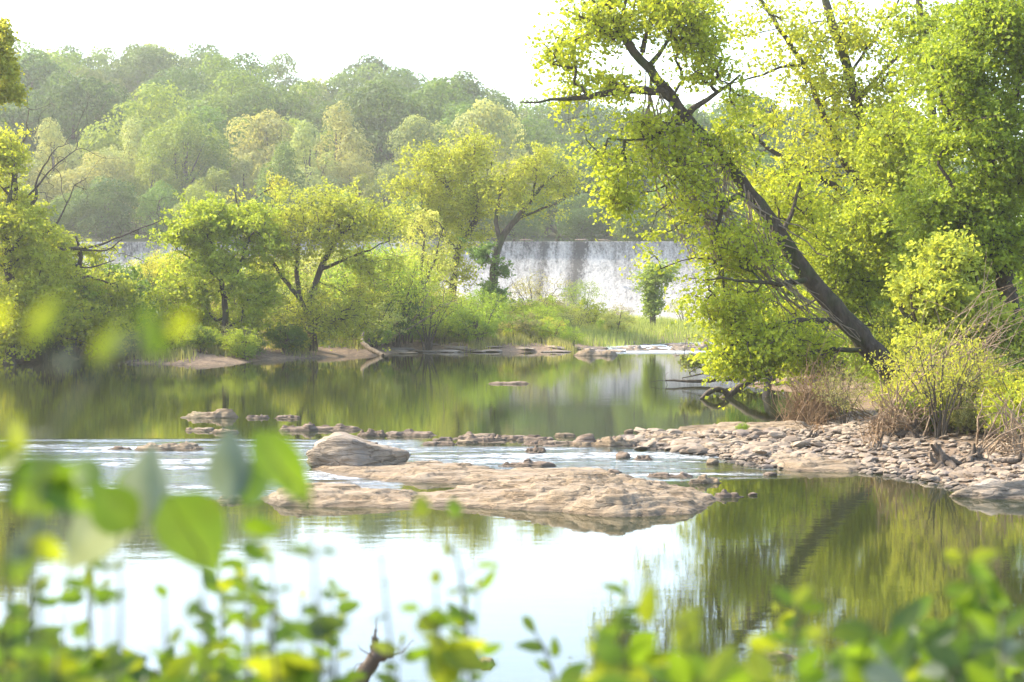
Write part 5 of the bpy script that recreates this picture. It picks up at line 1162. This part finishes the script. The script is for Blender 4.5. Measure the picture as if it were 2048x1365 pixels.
FG = [
 ('tall shoot with very large drooping leaves at the lower left', [(235, 1420, 2.3), (238, 1200, 2.3), (245, 1020, 2.3)], [(250, 1000, 2.3, 190, 232, 0.62, 's'), (285, 1060, 2.3, 165, 82, 0.72, 's'), (270, 1060, 2.25, 130, 130, 0.8, 'g'), (240, 1010, 2.35, 120, 55, 0.6, 'g'), (205, 970, 2.3, 100, 150, 0.7, 'm')]),
 ('shoot with one broad hanging leaf left of centre', [(412, 1420, 2.2), (410, 1250, 2.2), (405, 1110, 2.2)], [(330, 990, 2.2, 190, 305, 0.80, 'g'), (440, 1230, 2.2, 40, 60, 0.5, 'y'), (400, 1200, 2.2, 60, 230, 0.5, 'm'), (418, 1300, 2.2, 60, 20, 0.6, 'y')]),
 ('tall shoot with bright arching leaf and grey-green leaf', [(640, 1420, 2.1), (632, 1200, 2.1), (622, 1000, 2.1)], [(505, 865, 2.1, 185, 311, 0.50, 'g'), (455, 1010, 2.1, 165, 88, 0.55, 's'), (490, 1020, 2.1, 130, 75, 0.6, 'g'), (480, 1060, 2.2, 90, 10, 0.6, 'g'), (628, 1105, 2.2, 60, 165, 0.45, 'g'), (640, 1100, 2.2, 40, 350, 0.5, 'm'), (655, 1165, 2.2, 45, 320, 0.4, 'g')]),
 ('leafy shoot at the far left edge with a broad rounded leaf', [(20, 1420, 1.9), (18, 1200, 1.9), (25, 960, 1.9)], [(10, 1010, 1.9, 170, 25, 0.75, 'g'), (80, 960, 1.9, 120, 330, 0.6, 'g'), (20, 1130, 1.9, 130, 60, 0.35, 's'), (60, 1080, 1.9, 90, 320, 0.6, 'y'), (-20, 940, 1.9, 100, 40, 0.7, 'y'), (30, 900, 1.9, 70, 80, 0.55, 'y'), (10, 1160, 1.9, 110, 40, 0.5, 'g')]),
 ('slender shoot with small pointed leaves right of centre', [(945, 1420, 3.0), (932, 1220, 3.0), (912, 1040, 3.0), (900, 1100, 3.0)], [(912, 1035, 3.0, 42, 100, 0.75, 'g'), (950, 1135, 3.0, 58, 5, 0.35, 'g'), (895, 1110, 3.0, 26, 100, 0.6, 'y'), (845, 1035, 2.6, 48, 95, 0.75, 'y'), (920, 1180, 3.0, 30, 200, 0.4, 'y')]),
 ('yellow-green bushy shoot at the bottom centre', [(890, 1440, 2.8), (875, 1300, 2.8), (870, 1170, 2.8)], [(870, 1170, 2.8, 36, 80, 0.7, 'y'), (840, 1220, 2.8, 50, 160, 0.5, 'g'), (830, 1260, 2.8, 80, 20, 0.6, 'y'), (880, 1290, 2.8, 110, 330, 0.6, 'y'), (870, 1310, 2.8, 60, 170, 0.6, 'g'), (880, 1340, 2.8, 110, 40, 0.7, 'y'), (900, 1380, 2.8, 120, 100, 0.6, 'y'), (850, 1230, 2.8, 60, 340, 0.8, 'g')]),
 ('dark glossy shoot left of the broken branch', [(690, 1450, 2.7), (670, 1350, 2.7), (660, 1250, 2.7)], [(610, 1262, 2.7, 90, 15, 0.55, 'd'), (640, 1280, 2.7, 80, 150, 0.5, 'g'), (560, 1335, 2.7, 110, 20, 0.6, 'y'), (620, 1320, 2.7, 120, 195, 0.6, 'g'), (600, 1400, 2.7, 110, 70, 0.5, 'g'), (640, 1240, 2.7, 60, 345, 0.4, 'y'), (600, 1365, 2.7, 120, 150, 0.6, 'y')]),
 ('thin shoot carrying paired leaves in the lower left', [(560, 1430, 2.6), (550, 1250, 2.6), (545, 1110, 2.6)], [(480, 1095, 2.6, 75, 350, 0.55, 'g'), (545, 1105, 2.6, 30, 250, 0.6, 'g'), (430, 1190, 2.6, 60, 350, 0.35, 'g'), (490, 1185, 2.6, 50, 320, 0.5, 'g'), (560, 1250, 2.6, 30, 100, 0.6, 'y'), (555, 1180, 2.6, 36, 10, 0.35, 'm')]),
 ('small shoot with dark round leaves right of centre', [(1120, 1440, 3.6), (1110, 1340, 3.6), (1095, 1270, 3.6), (1055, 1240, 3.6)], [(1045, 1232, 3.6, 46, 310, 0.5, 'm'), (1090, 1298, 3.6, 60, 165, 0.45, 'm'), (1112, 1315, 3.6, 44, 95, 0.5, 'm'), (1105, 1340, 3.6, 40, 140, 0.5, 'g'), (1120, 1370, 3.6, 70, 40, 0.5, 'g')]),
 ('yellow-leaved shoot at the bottom beside the dark little shoot', [(1270, 1450, 2.6), (1260, 1350, 2.6), (1240, 1230, 2.6)], [(1240, 1270, 2.6, 60, 92, 0.5, 'g'), (1250, 1330, 2.6, 90, 140, 0.6, 'g'), (1260, 1330, 2.6, 90, 60, 0.6, 'g'), (1210, 1380, 2.6, 90, 80, 0.6, 'y'), (1290, 1250, 2.6, 90, 85, 0.45, 'y'), (1290, 1330, 2.6, 80, 30, 0.5, 'y'), (1180, 1310, 2.6, 30, 80, 0.4, 'y')]),
 ('shoot with two bright rounded leaves at the bottom right of centre', [(1400, 1450, 2.4), (1390, 1320, 2.4), (1370, 1240, 2.4)], [(1345, 1250, 2.4, 80, 20, 0.4, 'y'), (1350, 1300, 2.4, 80, 45, 0.7, 'y'), (1380, 1380, 2.4, 100, 110, 0.6, 'g'), (1420, 1370, 2.4, 100, 60, 0.5, 'y')]),
 ('shoot with a wide flat yellow leaf at the bottom right', [(1560, 1450, 2.4), (1560, 1330, 2.4), (1600, 1220, 2.4)], [(1490, 1285, 2.4, 78, 355, 0.55, 'y'), (1590, 1210, 2.4, 55, 50, 0.6, 'y'), (1610, 1275, 2.4, 50, 20, 0.6, 'y'), (1530, 1370, 2.4, 90, 100, 0.6, 'y'), (1590, 1350, 2.4, 80, 40, 0.6, 'g')]),
 ('tallest leafy shoot at the lower right', [(1960, 1440, 2.7), (1950, 1280, 2.7), (1930, 1110, 2.7)], [(1885, 1110, 2.7, 50, 350, 0.6, 'y'), (1940, 1120, 2.7, 60, 15, 0.5, 'y'), (1930, 1130, 2.7, 80, 335, 0.5, 'g'), (1950, 1170, 2.7, 110, 330, 0.35, 'g'), (1900, 1220, 2.7, 60, 40, 0.4, 'g'), (1970, 1160, 2.7, 80, 300, 0.5, 'g'), (1890, 1190, 2.7, 70, 20, 0.5, 'g'), (1930, 1240, 2.7, 80, 70, 0.5, 'g')]),
 ('trailing twig with blurred yellow leaves high at the left', [(60, 1420, 1.25), (50, 1000, 1.25), (80, 760, 1.25), (200, 700, 1.25), (330, 640, 1.25)], [(62, 690, 1.25, 120, 62, 0.42, 'y'), (190, 730, 1.25, 105, 55, 0.45, 'y'), (225, 700, 1.25, 60, 20, 0.5, 's'), (322, 715, 1.25, 115, 108, 0.42, 'g'), (340, 670, 1.25, 75, 50, 0.5, 'y'), (150, 715, 1.25, 50, 190, 0.6, 's'), (20, 620, 1.25, 50, 200, 0.6, 'y'), (385, 800, 1.3, 24, 270, 0.6, 'y'), (10, 850, 1.3, 40, 20, 0.6, 'y')]),
 ('thin bare-tipped twig between the centre shoots', [(790, 1450, 2.8), (775, 1280, 2.8), (760, 1110, 2.8)], [(765, 1125, 2.8, 14, 90, 0.5, 'y'), (775, 1230, 2.8, 40, 200, 0.2, 's'), (770, 1170, 2.8, 14, 60, 0.4, 'y')]),
 ('thin shoot with a single oval leaf in the lower left', [(345, 1440, 2.9), (340, 1300, 2.9), (325, 1195, 2.9)], [(335, 1192, 2.9, 36, 140, 0.7, 'g'), (340, 1290, 2.9, 50, 60, 0.4, 'y'), (350, 1330, 2.9, 60, 140, 0.4, 'g')]),
 ('spindly shoot in the lower left with narrow leaf rosettes', [(180, 1440, 3.4), (185, 1300, 3.4), (180, 1170, 3.4)], [(180, 1180, 3.4, 50, 100, 0.5, 'y'), (170, 1195, 3.4, 60, 180, 0.5, 'g'), (190, 1185, 3.4, 44, 10, 0.4, 'g'), (120, 1200, 3.4, 40, 200, 0.5, 'g'), (200, 1170, 3.4, 30, 20, 0.4, 'y'), (180, 1240, 3.4, 60, 220, 0.4, 'g')]),
]
for i, (lab, st, lv) in enumerate(FG): fg_plant(lab, st, lv, 500 + i)
# filling shoots: low masses along the bottom edge
frng = np.random.default_rng(909)
def fg_mass(px0, px1, top, n_, D0, D1, cols, label, group):
    for k in range(n_):
        px = frng.uniform(px0, px1); D = frng.uniform(D0, D1); ty = np.interp(px, *top) + frng.uniform(0, 90)
        st = [(px + frng.normal(0, 12), 1480, D), (px + frng.normal(0, 8), (1480 + ty) / 2, D), (px, ty, D)]
        lv = []
        for j in range(int(frng.integers(9, 15))):
            t = frng.random() ** 0.8; y = ty + (1440 - ty) * t
            side = frng.choice([0, 180]); lv.append((px + frng.normal(0, 9), y, D + frng.normal(0, 0.05), frng.uniform(150, 300) / D, side + frng.uniform(-40, 65) * (1 if side == 0 else -1), frng.uniform(0.42, 0.68), cols[frng.integers(len(cols))]))
        lb = ('tallest ' if ty < np.interp(px, *top) + 20 else 'middling ' if ty < np.interp(px, *top) + 60 else 'short ') + ('yellow-tipped ' if lv[0][6] == 'y' else 'dark-leaved ' if lv[0][6] in 'dm' else 'green ') + label + (', left end' if px < px0 + (px1 - px0) * 0.33 else ', middle' if px < px0 + (px1 - px0) * 0.67 else ', right end')
        fg_plant(lb, st, lv, 1000 + int(px * 7) % 5000 + k, group, leafmesh=True)
fg_mass(-30, 330, ([-30, 60, 200, 330], [1190, 1240, 1290, 1290]), 19, 2.4, 4.6, 'ggmmydg', 'shoot in blurred leaf mass in the bottom left corner', 'low shoots in the bottom left corner')
fg_mass(300, 640, ([300, 420, 520, 640], [1290, 1310, 1340, 1320]), 10, 2.4, 4.0, 'gggymd', 'shoot in blurred leaves along the bottom left of centre', 'low shoots along the bottom left of centre')
fg_mass(1130, 1500, ([1130, 1250, 1400, 1500], [1330, 1300, 1310, 1340]), 6, 2.2, 3.2, 'gyyg', 'shoot in blurred leaves along the bottom right of centre', 'low shoots along the bottom right of centre')
fg_mass(1640, 2080, ([1640, 1750, 1850, 1930, 2080], [1300, 1230, 1200, 1180, 1180]), 22, 2.4, 4.8, 'ggmmddgys', 'shoot in blurred leaf mass in the bottom right corner', 'leafy shoots in the bottom right corner')
for k in range(26):      # thin upright sprigs with small leaves
    px = frng.uniform(20, 1010) if k < 19 else frng.uniform(1180, 1760); D = frng.uniform(2.5, 3.8); ty = frng.uniform(1090, 1270) if px < 700 else frng.uniform(1160, 1290)
    if 700 < px < 800: continue
    cols = 'ggymg'; st = [(px + frng.normal(0, 10), 1480, D), (px + frng.normal(0, 8), (1480 + ty) / 2, D), (px, ty, D)]; lv = []
    for j in range(int(frng.integers(5, 10))):
        t = frng.random() ** 1.2; y = ty + 210 * t; side = 1 if j % 2 else -1
        a_ = 35 + frng.uniform(-35, 30); lv.append((px + side * 5, y, D + frng.normal(0, 0.03), frng.uniform(28, 62), a_ if side > 0 else 180 - a_, frng.uniform(0.38, 0.6), cols[frng.integers(5)]))
    lv.append((px, ty + 4, D, 26, 90 + frng.uniform(-25, 25), 0.45, 'y'))
    reg = [w for lim, w in ((120, 'at the bottom left corner'), (320, 'below the big hanging leaves'), (480, 'below the broad hanging leaf'), (720, 'left of the broken branch'), (1100, 'right of the broken branch'), (1400, 'beside the dark little shoot'), (3000, 'left of the tallest right shoot')) if px < lim][0]
    fg_plant('thin upright sprig with small ' + ('bright' if lv[0][6] in 'gy' else 'dark') + ' leaves ' + reg, st, lv, 2000 + k, 'thin sprigs along the bottom', name='thin_sprig', stem_r=0.0017)
# broken branch stub in the foreground
def broken():
    rng = np.random.default_rng(3); tb = Tubes(); D = 8.6
    pts = [P(690, 1420, D), P(715, 1365, D), P(735, 1330, D), P(752, 1312, D)]
    base = pts[0].copy(); g = np.array([base[0] - 0.1, base[1], Hs(base[0] - .1, base[1]) - 0.1])
    q, r = resample([g] + pts, [0.05, 0.04, 0.036, 0.034, 0.03], 0.04, rng, 0.004); tb.add(q, r, 8)
    q, r = resample([P(748, 1316, D), P(766, 1310, D), P(784, 1302, D)], [0.030, 0.028, 0.026], 0.015, rng, 0.003); tb.add(q, r, 8)
    for a, b_, c_ in ((750, 1258, 0.014), (744, 1272, 0.010), (756, 1275, 0.012), (762, 1285, 0.009), (740, 1290, 0.01)):
        tb.add(np.array([P(750, 1318, D), P((750 + a) / 2, (1310 + b_) / 2 + 6, D), P(a, b_, D)]), [c_ * 1.3, c_, 0.002], 5)
    for a, b_ in ((790, 1296), (786, 1310), (778, 1292)):
        tb.add(np.array([P(776, 1304, D), P(a, b_, D)]), [0.014, 0.003], 5)
    for e in ([(784, 1312), (805, 1305), (826, 1280), (830, 1284)], [(735, 1325), (712, 1330), (704, 1345)], [(740, 1310), (722, 1300), (716, 1290)], [(753, 1265), (752, 1245), (753, 1235)]):
        tb.add(np.array([P(a, b_, D) for a, b_ in e]), np.linspace(0.003, 0.0012, len(e)), 4)
    o = tb.build('broken_branch', M_DRIFT, None, g); o.location = tuple(float(v) for v in g)
    tag(o, 'snapped grey branch stub with a splintered tip at the bottom centre', 'branch')
broken()

# ------------------------------------------------------------------ haze
def haze():
    m = bpy.data.materials.new('haze'); m.use_nodes = True; n = m.node_tree.nodes; l = m.node_tree.links
    n.remove(n['Principled BSDF'])
    v = n.new('ShaderNodeVolumePrincipled'); v.inputs['Density'].default_value = 0.00036; v.inputs['Color'].default_value = (1.0, 0.98, 0.90, 1); v.inputs['Anisotropy'].default_value = 0.35
    l.new(v.outputs[0], n['Material Output'].inputs['Volume'])
    x0, x1, y0, y1, z0, z1 = -1300, 1300, -70, 1600, -3, 75
    V = [(x, y, z) for z in (z0, z1) for y in (y0, y1) for x in (x0, x1)]
    Q_ = np.array([[0, 2, 3, 1], [4, 5, 7, 6], [0, 1, 5, 4], [1, 3, 7, 5], [3, 2, 6, 7], [2, 0, 4, 6]])
    tag(mesh_np('haze', V, Q_, m), kind='stuff')
haze()

# tell apart the few copies that still share a description, by their order from the left
def order_labels():
    from collections import defaultdict
    d = defaultdict(list)
    for o in bpy.data.objects:
        if o.parent is None and o.get('label') and o.get('category'): d[o['label']].append(o)
    words = {2: ['leftmost', 'rightmost'], 3: ['leftmost', 'middle one', 'rightmost'], 4: ['leftmost', 'second from left', 'third from left', 'rightmost'],
             5: ['leftmost', 'second from left', 'middle one', 'fourth from left', 'rightmost']}
    for lab, os_ in d.items():
        if len(os_) in words:
            os_.sort(key=lambda o: o.location.x / max(o.location.y, 0.5))
            for o, w in zip(os_, words[len(os_)]):
                if len((lab + ' ' + w).split()) <= 16: o['label'] = lab + ', ' + w
order_labels()
